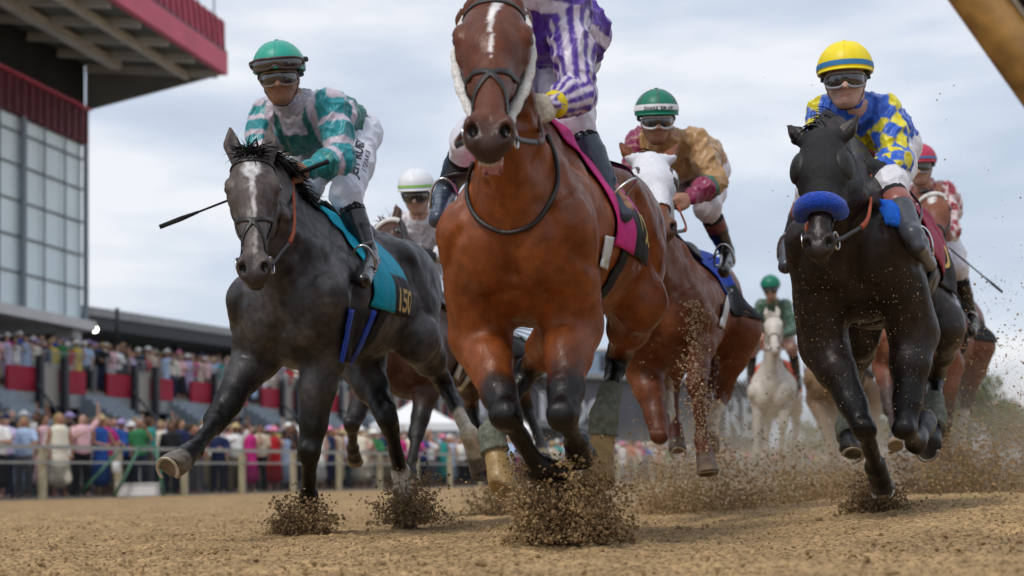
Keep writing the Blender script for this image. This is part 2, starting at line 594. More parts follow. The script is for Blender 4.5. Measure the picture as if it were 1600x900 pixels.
def relief_lines(t, H, legs):
    return [([(.34, .12, 1.52), (.50, .17, 1.32), (.61, .17, 1.19), (.68, .11, 1.13)], .028, .018),
            ([(.20, .2, 1.38), (.25, .26, 1.18), (.31, .26, 1.04), (.42, .22, .94)], .030, .016),
            ([(.33, .14, 1.44), (.46, .2, 1.28), (.58, .21, 1.14)], .022, -.008),
            ([(.36, .24, 1.14), (.45, .24, 1.04)], .05, -.012),
            ([(.78, 0, 1.22), (.77, 0, 1.08), (.70, 0, .94)], .022, .026),
            ([(.74, .17, 1.08), (.66, .21, 1.00), (.54, .22, .95)], .022, .014),
            ([(.66, .2, 1.22), (.70, .2, 1.12)], .03, .010),
            ([(.76, .07, 1.26), (.70, .07, 1.38), ('H', .30, .05, -.20)], .022, .012),
            ([(.62, .14, 1.36), ('H', .22, .08, -.17)], .020, .010),
            ([(.54, .14, 1.46), ('H', .12, .08, -.14)], .018, .007),
            ([(-.28, .28, 1.27)], .075, .026),
            ([(-.38, .2, 1.34), (-.42, .28, 1.12), (-.50, .24, .96)], .030, .016),
            ([(-.82, .18, 1.36), (-.78, .22, 1.1), (-.64, .22, .92)], .022, .012),
            ([(-.55, .25, 1.2), (-.6, .25, 1.05)], .08, -.012),
            ([(.30, .22, 1.00), (.0, .26, .98), (-.25, .24, 1.02)], .020, .007)]


def pick(h, px, py, off=0.006):
    """point of the horse's surface met by a sight line, in the horse's own frame"""
    o = h.l(CAM); d = nrmz(ray(px, py) @ h.R.T)
    r = h.bvh.ray_cast(Vector(o), Vector(d), 60)
    if r[0] is None: return None
    return np.array(r[0]) + np.array(r[1]) * off


def build_horse(sp):
    h = Horse(sp); S = h.S; t = h.t
    vox = sp.get('vox', 0.012)
    # head
    poll = h.px(*sp['poll'], t(sp.get('headx', 1.12), 0, 1.7)); 
    Lh = 0.60 * S * sp.get('hs', 1.0)
    mz = h.l(reach(h.w(poll), Lh, *sp['muzzle'], sp.get('mnear', 1)))
    ha = nrmz(mz - poll)
    face = np.array(sp.get('face', (1, 0, 0)), float)
    hu = nrmz(face - ha * (face @ ha)); hs = np.cross(hu, ha)
    Sh = S * sp.get('hs', 1.0)
    H = lambda a, b, c: poll + (ha * a + hs * b + hu * c) * Sh
    HA = (ha, hs, hu)
    h.H, h.HA = H, HA
    h.soles = {}
    legs = {}
    for key in ('FR', 'FL', 'HR', 'HL'):
        sd = -1 if key[1] == 'R' else 1
        d = sp[key]
        if key[0] == 'F':
            el = t(0.47, 0.17 * sd, 0.97) if 'el' not in d else h.px(*d['el'], t(0.47, 0.17 * sd, 0.97))
            Ls = (0.40, 0.29, 0.12, 0.115); js = [el]
        else:
            el = t(-0.42, 0.2 * sd, 0.98) if 'el' not in d else h.px(*d['el'], t(-0.42, 0.2 * sd, 0.98))
            Ls = (0.43, 0.37, 0.12, 0.115); js = [el]
        for i, (x, y, nr) in enumerate(d['j']):
            if i == 2:
                tgt = reach(h.w(js[-1]), (Ls[2] + Ls[3]) * S, x, y, nr)
                tl = h.l(tgt); dirn = tl - js[-1]; ln = np.linalg.norm(dirn)
                js.append(js[-1] + dirn * 0.5); js.append(tl)
            else: js.append(h.l(reach(h.w(js[-1]), Ls[i] * S, x, y, nr)))
        legs[key] = [np.array(j) for j in js]
    h.legs = legs
    pts = [t(-1.05, 0, 1.0), t(0.7, 0.32, 1.62), t(0.7, -0.32, 0.7), poll + hu * .15 + (0, 0, .28), mz + ha * .12, poll - hs * .2, poll + hs * .2, H(.2, .15, .15), H(.2, -.15, -.35)]
    for j in legs.values(): pts += [q + dlt for q in j for dlt in (np.full(3, .1), np.full(3, -.1))]
    pts = np.array(pts)
    fd = Field(pts.min(0) - 0.02, pts.max(0) + 0.02, vox)
    Y = np.array([0, 1.0, 0])
    e = lambda c, r, k=0.05, ax=None, sub=False: fd.ell(t(*c), np.array(r) * S, k, ax, sub)
    e((.02, 0, 1.16), (.68, .285, .31), 0)
    e((.42, 0, 1.13), (.34, .225, .34), .08)
    e((-.42, 0, 1.27), (.36, .23, .24), .08)
    e((-.52, 0, 1.38), (.36, .17, .15), .08)
    fd.cone(t(.52, 0, 1.36), t(.12, 0, 1.42), .12 * S, .10 * S, .08, Y, .6)
    # neck
    cr = sp.get('arch', 0.0)
    nb, nb2 = t(.52, 0, 1.27), t(.60, 0, 1.18)
    nm = (t(.58, 0, 1.33) * 0.5 + (poll - hu * .1 * S) * 0.5) + np.array([0, 0, cr])
    nt = H(.06, 0, -.12)
    sidev = nrmz(Y * 0.6 + hs * 0.4)
    fd.chain([nb, nm, nt], [.27 * S, .17 * S, .115 * S], .08, Y, .52)
    fd.cone(nb2, H(.17, 0, -.17), .18 * S, .085 * S, .08, Y, .62)
    for sd in (-1, 1):
        v = lambda x, y, z: (x, y * sd, z)
        e(v(-.62, .115, 1.26), (.33, .17, .25), .05)
        e(v(-.50, .15, 1.17), (.25, .125, .24), .05)
        e(v(-.38, .17, 1.40), (.09, .06, .06), .07)           # point of hip
        fd.cone(t(*v(.34, .10, 1.42)), t(*v(.62, .165, 1.10)), .085 * S, .115 * S, .05, Y, .8)
        e(v(.40, .175, 1.13), (.17, .085, .19), .035)         # triceps
        e(v(.655, .095, 1.05), (.105, .098, .165), .018)       # breast
        e(v(.56, .13, .97), (.11, .075, .10), .03)
        # neck muscle ridge
        fd.cone(t(*v(.50, .10, 1.25)), H(.16, sd * .045, -.16), .085 * S, .05 * S, .06)
        # legs
        for fr in ('F', 'H'):
            J = legs[fr + ('L' if sd > 0 else 'R')]
            kn, fe, co, tip = J[1], J[2], J[3], J[4]
            up = nrmz(J[1] - J[0])
            if fr == 'F':
                so_ = t(*v(.62, .165, 1.08))
                fd.cone(so_, J[0], .115 * S, .10 * S, .05)
                m = J[0] + (kn - J[0]) * .32
                fwd = nrmz(np.cross(Y, up)); fwd = fwd if fwd[0] > -0.3 else -fwd
                fd.chain([J[0], m + fwd * .012, J[0] + (kn - J[0]) * .72, kn], [.098 * S, .078 * S, .055 * S, .048 * S], .03)
                fd.cone(J[0] + up * .05 + Y * sd * .02, m + up * .04 + Y * sd * .025, .05 * S, .045 * S, .015)
                fd.cone(J[0] + up * .03 - Y * sd * .03, m + up * .02 - Y * sd * .02, .055 * S, .04 * S, .015)
                sh_ = nrmz(fe - kn)
                fr_ = nrmz(np.cross(Y, sh_)); fr_ = fr_ if fr_[0] > 0 else -fr_; ka = (fr_, nrmz(np.cross(sh_, fr_)), sh_)
                for o_, rr_ in ((-.030, .050), (.0, .052), (.030, .046)):
                    for s2 in (-.016, .016): fd.ell(kn + sh_ * o_ * S + ka[1] * s2 * S + fr_ * .006, np.array([.042, .034, .030]) * S * rr_ / .05, .014, ka)
                fd.cone(kn - fr_ * .03 * S, kn - fr_ * .034 * S + sh_ * .05 * S, .026 * S, .022 * S, .02)
                r0, r1 = .035, .031
            else:
                hipp = t(*v(-.55, .13, 1.22)); st = J[0]
                fd.cone(hipp, st, .20 * S, .125 * S, .06, Y, .7)
                fd.cone(t(*v(-.78, .11, 1.20)), st + (kn - st) * .35, .135 * S, .09 * S, .06, Y, .75)
                fd.ell(st, np.array([.10, .08, .11]) * S, .04)
                fd.chain([st, st + (kn - st) * .45, st + (kn - st) * .85, kn], [.11 * S, .08 * S, .047 * S, .048 * S], .04)
                sh_ = nrmz(fe - kn)
                back = nrmz(-(up + -sh_) * 0 + nrmz(up - sh_)) if np.linalg.norm(up - sh_) > .25 else np.array([-1.0, 0, 0])
                poh = kn + nrmz(up * .3 - sh_ * .7 + np.array([-.5, 0, 0.2])) * .065 * S
                fd.cone(kn, poh, .046 * S, .026 * S, .025)
                fd.cone(st + (kn - st) * .5 + (poh - kn) * .6, poh, .026 * S, .017 * S, .02)   # Achilles
                fd.cone(kn, kn + sh_ * .07 * S, .048 * S, .042 * S, .02)
                r0, r1 = .038, .034
            # cannon and tendon
            pas = nrmz(co - fe)
            bk = nrmz(np.cross(np.cross(sh_, pas), sh_)) if np.linalg.norm(np.cross(sh_, pas)) > .15 else nrmz(np.cross(sh_, Y) * (1 if np.cross(sh_, Y)[0] < 0 else -1))
            if bk @ pas > 0 and fr == 'F' and False: bk = -bk
            bk = -bk if (bk @ pas) > 0 else bk
            fd.cone(kn + sh_ * .04, fe, r0 * S, r1 * S, .02)
            fd.cone(kn + sh_ * .06 + bk * .024 * S, fe + bk * .022 * S, .02 * S, .021 * S, .008)
            fd.ell(fe, np.array([.046, .044, .046]) * S, .02)
            fd.ell(fe + bk * .022 * S, .03 * S, .015)
            fd.cone(fe, co, .038 * S, .043 * S, .02)
            fd.cone(fe, co, .036 * S, .045 * S, .012)
            h.soles[fr + ('L' if sd > 0 else 'R')] = (tip - bk * .060 * S * .9, bk, nrmz(pas + bk * .55))
            fd.hoof(co, tip, .046 * S, .060 * S, .006, nrmz(pas + bk * .55), bk)
    # chest groove, flank
    # head
    c = lambda a, b, ra, rb, k=.02, fl=1.0: fd.cone(H(*a), H(*b), ra * Sh, rb * Sh, k, hs, fl)
    el_ = lambda a, r, k=.015, sub=False: fd.ell(H(*a), np.array(r) * Sh, k, HA, sub)
    c((.02, 0, -.075), (.20, 0, -.065), .075, .085, .03)
    el_((.13, 0, -.05), (.13, .092, .062), .03)
    c((.19, 0, -.058), (.47, 0, -.055), .068, .042, .03, .95)
    c((.30, 0, -.035), (.50, 0, -.038), .036, .03, .02, 1.2)         # nasal bone
    op = sp.get('mouth', 0.0)
    for sd in (-1, 1):
        el_((.19, .052 * sd, -.155), (.125, .035, .085), .02)         # cheek
        el_((.155, .088 * sd, -.035), (.042, .024, .03), .018)       # brow
        el_((.185, .082 * sd, -.065), (.05, .02, .022), .02)
        c((.21, .075 * sd, -.075), (.36, .05 * sd, -.075), .014, .010, .015)   # facial crest
        c((.20, .03 * sd, -.20), (.40, .02 * sd, -.135), .032, .024, .03)
        el_((.545, .033 * sd, -.045), (.06, .034, .042), .015)
        el_((.548, .046 * sd, -.022), (.034, .019, .028), .008)
    el_((.575, 0, -.062), (.045, .046, .045), .015)                   # upper lip
    jaw = lambda a, dn: (a - dn * .35 * op, 0, -.118 - dn * op)
    c((.40, 0, -.125), jaw(.535, .35), .03, .024, .03)
    c(jaw(.50, .35), jaw(.57, .45 if op else .1), .026, .027, .015, 1.25)
    for sd in (-1, 1):
        el_((.572, .041 * sd, -.012), (.021, .0135, .022), .006, True)       # nostril
        el_((.152, .108 * sd, -.050), (.028, .024, .019), .006, True)         # eye socket
    if op:
        el_((.575, 0, -.135 - .08 * op), (.06, .036, .03 + .1 * op), .008, True)
    else:
        for sd in (-1, 1): c((.55, .05 * sd, -.098), (.60, .01 * sd, -.10), .006, .005, .003) if False else None
        fd.cone(H(.50, -.06, -.10), H(.50, .06, -.10), .004 * S, .004 * S, .006, sub=True)
        fd.cone(H(.60, -.045, -.098), H(.60, .045, -.098), .006 * S, .006 * S, .008, sub=True)
    # ears
    ears = sp.get('ears', ((-.17, .055, -.01), (-.17, .055, -.01)))
    for sd, tp in ((-1, ears[0]), (1, ears[1])):
        b0 = np.array([-.005, .052 * sd, -.055]); b1 = np.array([tp[0], tp[1] * sd * 1.2, tp[2]])
        m0 = b0 * .55 + b1 * .45 + np.array([0, .012 * sd, 0])
        fwdn = np.array(ha) * 0 + hu
        c(b0, m0, .036, .034, .012)
        fd.cone(H(*m0), H(*b1), .034 * S, .007 * S, .006)
        q0, q1 = b0 * .72 + b1 * .28, b0 * .12 + b1 * .88
        fd.cone(H(*(q0 + [0, .004 * sd, .034])), H(*(q1 + [0, 0, .022])), .026 * S, .010 * S, .006, sub=True)
    v, q = fd.mesh(1)
    del fd
    vol = np.einsum('ij,ij->i', v[q[:, 0]], np.cross(v[q[:, 1]], v[q[:, 2]])).sum()
    if vol < 0: q = q[:, ::-1].copy()
    # the back and withers are narrower than the ribs
    v[:, 1] *= 1 - sp.get('taper', .30) * smoothstep(1.08 * S, 1.46 * S, v[:, 2]) * smoothstep(-.5, -.1, v[:, 0]) * smoothstep(1.0, .72, v[:, 0])
    # muscle and vein relief
    n = vnormals(v, q)
    hd = (v - poll) @ np.array(HA).T / Sh
    inhead = (hd[:, 0] > -.25) & (np.abs(hd[:, 1]) < .17) & (hd[:, 2] > -.26) & (hd[:, 2] < .12) & (hd[:, 0] < .7)
    amp = np.where(inhead, .0014, .0052)
    tr = v * np.array([1, 1.2, .5])
    v = v + n * (amp * (vnoise(tr, .11, 1) + .55 * vnoise(v, .05, 2) - .7 * np.maximum(0, 1 - 4 * np.abs(vnoise(tr, .16, 13)))))[:, None]
    # ribs
    rib = np.exp(-((v[:, 0] + .1 * S) / (.28 * S)) ** 2) * np.exp(-((v[:, 2] - 1.12 * S) / .2) ** 2) * (np.abs(v[:, 1]) > .15)
    v = v + n * (.0022 * rib * np.sin((v[:, 0] + .25 * v[:, 2]) * 2 * math.pi / .065))[:, None]
    n = vnormals(v, q)
    rel = relief_lines(t, H, legs)
    bv0 = bvh_of(v, q)
    for pl, wd_, dp_ in rel:
        for sd in (-1, 1):
            pts_ = []
            for p in pl:
                if isinstance(p, tuple) and p[0] == 'H': pp = H(p[1], p[2] * sd, p[3])
                else: pp = t(p[0], p[1] * sd, p[2])
                pts_.append(np.array(bv0.find_nearest(Vector(pp))[0]))
            dmin = np.full(len(v), 9.0)
            if len(pts_) == 1: dmin = np.linalg.norm(v - pts_[0], axis=1)
            else:
                sp2 = spline(pts_, 4)
                for a_, b_ in zip(sp2[:-1], sp2[1:]): dmin = np.minimum(dmin, segdist(v, a_, b_)[0])
            v = v - n * (dp_ * sp.get('relief', 1.0) * np.exp(-(dmin / wd_) ** 2) * (.75 + .5 * vnoise(v, .12, 12)))[:, None]
            if abs(pl[0][1] if not isinstance(pl[0][0], str) else 1) < 1e-6: break
    n = vnormals(v, q)
    # ---- colours
    K = sp['col']
    base = np.array(K['base'], float)
    col = np.tile(base, (len(v), 1))
    if 'top' in K:
        w_ = smoothstep(1.2, 1.5, v[:, 2] / S)[:, None]; col = col * (1 - w_) + np.array(K['top']) * w_
    if 'mottle' in K:
        w_ = (.5 + .5 * np.clip(1.3 * vnoise(v, K.get('msz', .13), 5) + .8 * vnoise(v, .045, 6), -1, 1))[:, None] * K.get('mamt', .6); col = col * (1 - w_) + np.array(K['mottle']) * w_
    names = list(legs); best = np.full(len(v), 9.0); lab = np.full(len(v), -1); tt = np.zeros(len(v))
    for li, key in enumerate(names):
        J = legs[key]
        for b in range(4):
            d_, t_ = segdist(v, J[b], J[b + 1])
            lim = (.15, .10, .085, .10)[b] if key[0] == 'F' else (.16, .10, .085, .10)[b]
            m = (d_ < best) & (d_ < lim)
            best[m] = d_[m]; lab[m] = li * 4 + b; tt[m] = t_[m]
    pc = np.array(K.get('points', base * .15)); hoofc = np.array(K.get('hoof', (.05, .042, .035)))
    for li, key in enumerate(names):
        pt0 = K.get('pt', {}).get(key, (.30, .75) if key[0] == 'F' else (.55, .98))
        for b in range(4):
            m = lab == li * 4 + b
            if not m.any(): continue
            if b == 0: w_ = smoothstep(pt0[0], pt0[1], tt[m] + .12 * vnoise(v[m], .06, 3))[:, None]
            else: w_ = np.ones((m.sum(), 1)) * (1 if pt0[0] < 1 else 0)
            col[m] = col[m] * (1 - w_) + pc * w_
            sock = K.get('sock', {}).get(key)   # (start bone+t, colour)
            if sock:
                w_ = smoothstep(sock[0] - .04, sock[0] + .04, b + tt[m] + .05 * vnoise(v[m], .04, 4))[:, None]
                col[m] = col[m] * (1 - w_) + np.array(sock[1]) * w_
            if b == 3: 
                w_ = smoothstep(.05, .15, tt[m])[:, None]
                hc = np.array(K.get('hoofs', {}).get(key, hoofc))
                col[m] = col[m] * (1 - w_) + hc * w_
                rim = smoothstep(.93, .97, tt[m])[:, None]
                col[m] = col[m] * (1 - rim * .6) + np.array([.16, .11, .06]) * rim * .6
    # head markings
    mzc = np.array(K.get('muzzle', pc))
    w_ = (inhead * smoothstep(.45, .56, hd[:, 0]))[:, None] * K.get('mzamt', .85); col = col * (1 - w_) + mzc * w_
    if 'headcol' in K:
        w_ = (inhead * smoothstep(.5, .3, np.abs(hd[:, 0] - .15)))[:, None]; col = col * (1 - w_) + np.array(K['headcol']) * w_
    for (a0, a1, s0, s1, wd0, wd1, cc) in K.get('blaze', []):
        tb = np.clip((hd[:, 0] - a0) / (a1 - a0), 0, 1)
        cx = s0 + (s1 - s0) * tb; ww = wd0 + (wd1 - wd0) * tb
        dd = np.hypot(np.abs(hd[:, 1] - cx) / ww, np.where(hd[:, 0] < a0, (hd[:, 0] - a0) / (ww + .004), np.where(hd[:, 0] > a1, (hd[:, 0] - a1) / (ww + .004), 0)))
        w_ = (inhead & (hd[:, 2] > -.06)) * smoothstep(1.25, .75, dd + .3 * vnoise(v, .012, 8)); w_ = w_[:, None]
        col = col * (1 - w_) + np.array(cc) * w_
    # nostrils and eye rims are coloured darker
    for sd in (-1, 1):
        d1 = np.linalg.norm((hd - np.array([.570, .040 * sd, -.018])) / [1.0, .8, 1.2], axis=1)
        col[inhead & (d1 < .018)] = (.004, .003, .003)
        d2 = np.linalg.norm(hd - np.array([.152, .092 * sd, -.052]), axis=1)
        w_ = (inhead * smoothstep(.042, .024, d2))[:, None] * .8; col = col * (1 - w_) + np.array([.012, .009, .008]) * w_
    if op:
        d1 = np.abs(hd[:, 1]) < .05; mm = inhead & (hd[:, 2] < -.115) & (hd[:, 0] > .51 - .35 * .1)
        lipc = K.get('lip', (.45, .2, .2)); m = inhead & (hd[:, 0] > .50) & (np.abs(hd[:, 1]) < .042) & (hd[:, 2] < -.118)
        col[m] = lipc
        pass
    col = np.clip(col, 0, 1)
    root = empty('horse', h.O, sp['label'], 'horse', 'racing horses'); h.root = root
    rot = Matrix(((h.F[0], h.L[0], 0), (h.F[1], h.L[1], 0), (0, 0, 1))).to_euler()
    root.rotation_euler = rot
    body = mesh_np('body', v, q, coat(*K['mat']), root, col); h.body = body
    h.v, h.q, h.n, h.hd = v, q, n, hd
    h.bvh = bvh_of(v, q)
    # eyes
    for sd in (-1, 1):
        mb = MB(); mb.ball(H(.152, .090 * sd, -.050), .0225 * S, 8); mb.build('eye', M_EYE, root, True)
    if op:
        mb = MB()
        for i in range(6):
            y = (i - 2.5) * .0105
            mb.box(H(.566 - .003 * abs(i - 2.5), y, -.120 - .14 * op), (.012 * S, .0088 * S, .005 * S), HA)
        mb.build('teeth', mat('teeth', (.55, .46, .32), .4), root, bevel=.002)
    if vox < .014:   # light racing plates
        for key, (fr0, bk0, so0) in h.soles.items():
            cr0 = np.cross(so0, bk0); c0 = fr0 + bk0 * .052 * S; aa = np.linspace(-2.35, 2.35, 21)
            mb = MB(); mb.tube([c0 - bk0 * math.cos(a_) * .049 * S + cr0 * math.sin(a_) * .045 * S for a_ in aa], .0075 * S, 8, flat=.5, nrm=np.tile(so0, (21, 1)))
            mb.build('horseshoe', mat('worn_plate', (.42, .38, .32), .45, .5, .3, 30, metal=.6), root, True)
    make_hair(h)
    return h


def strands(name, h, roots, dirs, lens, w, m, parent, sag=.5, seed=0, segs=5):
    r = np.random.RandomState(seed); V = []; Fc = []; k = 0
    for p, d, ln in zip(roots, dirs, lens):
        p = np.array(p, float); d = nrmz(d); sv = nrmz(np.cross(d, r.normal(size=3))) * w * r.uniform(.6, 1.3)
        cur = p.copy(); dd = d.copy()
        for i in range(segs + 1):
            f = 1 - (i / segs) ** 2 * .9
            V += [cur - sv * f, cur + sv * f]
            if i < segs: Fc.append((k, k + 1, k + 3, k + 2))
            k += 2
            cur = cur + dd * ln / segs
            dd = nrmz(dd + np.array([0, 0, -1.0]) * sag / segs + r.normal(size=3) * .07)
    return mesh_np(name, np.array(V), np.array(Fc), m, parent, smooth=False)


def make_hair(h):
    sp = h.sp; H, HA, S = h.H, h.HA, h.S; r = np.random.RandomState(sp.get('seed', 3))
    mc = mat('hair_' + sp['hair'][0], sp['hair'][1], .5, .4, .3, 40)
    poll = H(0, 0, 0); wth = h.t(.42, 0, 1.50)
    # mane: roots on the crest, found by casting down onto the body
    R_, D_, L_ = [], [], []
    n = 520
    for i in range(n):
        f = r.uniform(0, 1)
        p = poll * (1 - f) + wth * f
        top = h.bvh.ray_cast(Vector(p + np.array([0, r.normal() * .006, .35])), Vector((0, 0, -1)), .8)
        if top[0] is None: continue
        c_ = np.array(top[0]); R_.append(c_ - (0, 0, .008)); side = sp.get('mane', 1)
        D_.append(np.array([r.normal() * .25 - .5, side * r.uniform(.2, 1.0), r.uniform(.1, .7)])); L_.append(r.uniform(.07, .13))
    strands('mane', h, R_, D_, L_, .006, mc, h.root, 1.6, 1)
    # forelock
    fl = sp.get('forelock', 0)
    if fl:
        R_ = [H(r.uniform(-.02, .03), r.uniform(-.032, .032), -.01 + r.uniform(-.03, 0.01)) for _ in range(fl)]
        D_ = [HA[0] * r.uniform(-.5, .5) + HA[1] * r.normal() * .9 + HA[2] * r.uniform(.3, 1.0) for _ in range(fl)]
        strands('forelock', h, R_, D_, [r.uniform(.05, .12) for _ in R_], .005, mc, h.root, .9, 2)
    # tail
    dock = h.t(-.93, 0, 1.36); tl = sp.get('tail', (-.9, .1, -.1))
    R_ = [dock + r.normal(size=3) * .022 for _ in range(330)]
    D_ = [np.array(tl) + r.normal(size=3) * .16 for _ in R_]
    strands('tail', h, R_, D_, [r.uniform(.45, .85) * sp.get('taillen', 1) for _ in R_], .008, mc, h.root, 1.1, 3, 8)


def snap(h, p, off=.004, ref=None):
    """nearest point of the body's surface, lifted by off"""
    r = h.bvh.find_nearest(Vector(p))
    return np.array(r[0]) + np.array(r[1]) * off, np.array(r[1])


def strap(h, pts, w, m, parent, name, mb=None, off=.004, closed=False, nseg=8, flat=.28, tosurf=True):
    P_ = spline(pts, nseg); nr = []
    out = []
    for p in P_:
        if tosurf:
            a, n = snap(h, p, off); out.append(a); nr.append(n)
        else: out.append(p); nr.append(np.array([0, 0, 1.0]))
    out = np.array(out); nr = np.array(nr)
    for _ in range(2):
        out[1:-1] = .25 * out[:-2] + .5 * out[1:-1] + .25 * out[2:]
        nr[1:-1] = .25 * nr[:-2] + .5 * nr[1:-1] + .25 * nr[2:]
    b = mb or MB()
    b.tube(out, w / 2, 8, flat=flat, nrm=nr)
    if mb is None: return b.build(name, m, parent, True)


def ring(mb, c, r, th, nrm, n=16):
    nrm = nrmz(nrm); u = nrmz(np.cross(nrm, (0.1, .2, 1))); w = np.cross(nrm, u)
    a = np.arange(n + 1) * 2 * math.pi / n
    mb.tube([c + r * (math.cos(x) * u + math.sin(x) * w) for x in a], th, 6, cap=False)


def bridle(h, style='plain', m=None, hands=None, reinm=None):
    """head straps, bit rings and reins, all parts of the horse"""
    H, S = h.H, h.S; m = m or M_LEATHER
    br = empty('bridle', (0, 0, 0)); br.parent = h.root
    W_ = .025 * S
    cheek = {}
    for sd in (-1, 1):
        strap(h, [H(-.03, .03 * sd, -.09), H(.05, .085 * sd, -.07), H(.16, .10 * sd, -.10), H(.28, .075 * sd, -.10), H(.40, .055 * sd, -.09), H(.49, .055 * sd, -.092)], W_, m, br, 'cheek_strap')
        strap(h, [H(.06, .085 * sd, -.09), H(.16, .08 * sd, -.18), H(.20, .03 * sd, -.245), H(.20, 0, -.25)], W_ * .7, m, br, 'throat_lash')
        mb = MB(); c_ = H(.505, .062 * sd, -.09); ring(mb, c_, .032 * S, .0045 * S, h.HA[1] * 1.0 + h.HA[2] * .25); cheek[sd] = c_
        mb.build('bit_ring', M_STEEL, br, True)
    mb = MB(); mb.tube([cheek[-1], H(.515, 0, -.095), cheek[1]], .007 * S, 6); mb.build('bit', M_STEEL, br, True)
    if style != 'hood':
        strap(h, [H(.055, .092 * q, -.05 + .05 * (1 - abs(q))) for q in (-1, -.6, 0, .6, 1)], W_ * .95, m, br, 'brow_band')
    if style in ('plain', 'hood'):
        strap(h, [H(.37, .055, -.13), H(.36, .06, -.08), H(.35, .035, 0), H(.35, -.035, 0), H(.36, -.06, -.08), H(.37, -.055, -.13)], W_ * 1.1, m, br, 'nose_band')
    if style == 'eight':
        for sd in (-1, 1):
            strap(h, [H(.29, .072 * sd, -.09), H(.335, .05 * sd, -.01), H(.36, 0, 0.01), H(.42, -.045 * sd, -.02), H(.50, -.055 * sd, -.07), H(.52, -.035 * sd, -.14)], W_ * .85, m, br, 'nose_strap')
        mb = MB(); mb.ball(H(.355, 0, -.004), (.018, .022, .008), 6, h.HA); mb.build('nose_pad', m, br, True)
    # reins
    if hands:
        for sd in (-1, 1):
            if hands.get(sd) is None: continue
            a = cheek[sd]; b = hands[sd]; mid = (a + b) / 2 + np.array([0, .05 * sd, -.05])
            k = 0.55
            pts = spline([a, a * .65 + mid * .35 + (0, 0, -.01), mid, b], 8); nn = len(pts)
            cut = int(nn * k)
            mb = MB(); mb.tube(pts[:cut + 1], .010 * S, 6, flat=.35, nrm=np.tile([0, 1.0, 0.2], (cut + 1, 1))); mb.build('rein', m, br, True)
            mb = MB(); mb.tube(pts[cut:], .012 * S, 6, flat=.45, nrm=np.tile([0, 1.0, 0.2], (nn - cut, 1))); mb.build('rein_grip', reinm or M_RUBBER, br, True)
    h.bridle = br; h.cheek = cheek
    return br


def hood(h, m, name='blinker_hood', tmax=.36, cups=None, cupm=None, tmin=-.02):
    hd = h.hd; mask = (hd[:, 0] > tmin) & (hd[:, 0] < tmax) & (np.abs(hd[:, 1]) < .16) & (hd[:, 2] > -.27) & (hd[:, 2] < .1)
    rear = hd[:, 0] < .05
    used, qq = submesh(h.v, h.q, mask)
    vv = h.v[used] + h.n[used] * (.005 + .0025 * vnoise(h.v[used], .03, 9))[:, None]
    o = mesh_np(name, vv, qq, m, h.root); solidify(o, .004)
    H, S = h.H, h.S
    for sd in (-1, 1):
        if cups:
            mb = MB(); n = 8; cc = H(.15, .093 * sd, -.045)
            A = (h.HA[0], nrmz(h.HA[1] * sd * .9 + h.HA[2] * .45)); A = (A[0], A[1], np.cross(A[0], A[1]))
            ax = np.array([A[0], A[2], A[1]])
            mb.ball(cc, np.array([.066, .056, cups]) * S, 8, ax, zr=(0, .5))
            mb.build('eye_cup', cupm or m, o, True)
    return o


def fleece_nose(h, m, t0=.36, thick=.035):
    H, S = h.H, h.S; pts = []
    for a in np.linspace(-125, 125, 15):
        r = math.radians(a); pts.append(H(t0 + .01 * math.cos(r), .075 * math.sin(r), -.055 + .065 * math.cos(r)))
    q = []
    for p in pts:
        a, n = snap(h, p, thick * .55 * S); q.append(a)
    mb = MB(); rr = np.full(len(q), thick * S); rr[0] *= .6; rr[-1] *= .6
    sp_ = spline(q, 4); mb.tube(sp_, np.interp(np.linspace(0, 1, len(sp_)), np.linspace(0, 1, len(q)), rr), 12)
    o = mb.build('nose_roll', m, h.bridle, True)
    return o


def cloth(h, name, x0, x1, ang, colf, m, off=.012, parent=None, zc=1.17, n=(40, 60), wave=.004, seed=0):
    """a sheet laid over the back: x range, angle range in degrees (0 = spine), cast onto the body"""
    S = h.S; nx, na = n; V = np.zeros((nx, na, 3)); prm = np.zeros((nx, na, 2))
    for i in range(nx):
        for j in range(na):
            u, a = i / (nx - 1), math.radians(ang[0] + (ang[1] - ang[0]) * j / (na - 1))
            slant = -.10 * abs(a) * 0.6
            c = h.t(x0 + (x1 - x0) * u + slant, 0, zc); d = np.array([0, math.sin(a), math.cos(a)])
            hit = h.bvh.ray_cast(Vector(c + d * 1.0), Vector(-d), 1.0)
            p = np.array(hit[0]) if hit[0] is not None else c + d * .3
            V[i, j] = p + d * off; prm[i, j] = (u, math.degrees(a))
    v = V.reshape(-1, 3); v = v + (vnoise(v, .07, 20 + seed) * wave)[:, None] * np.array([0, .7, .7])
    idx = np.arange(nx * na).reshape(nx, na)
    q = np.stack([idx[:-1, :-1], idx[1:, :-1], idx[1:, 1:], idx[:-1, 1:]], -1).reshape(-1, 4)
    col = colf(prm.reshape(-1, 2))
    o = mesh_np(name, v, q, m, parent or h.root, col); solidify(o, .006, 0)
    return o, bvh_of(v, q)


M_CLOTHV = None


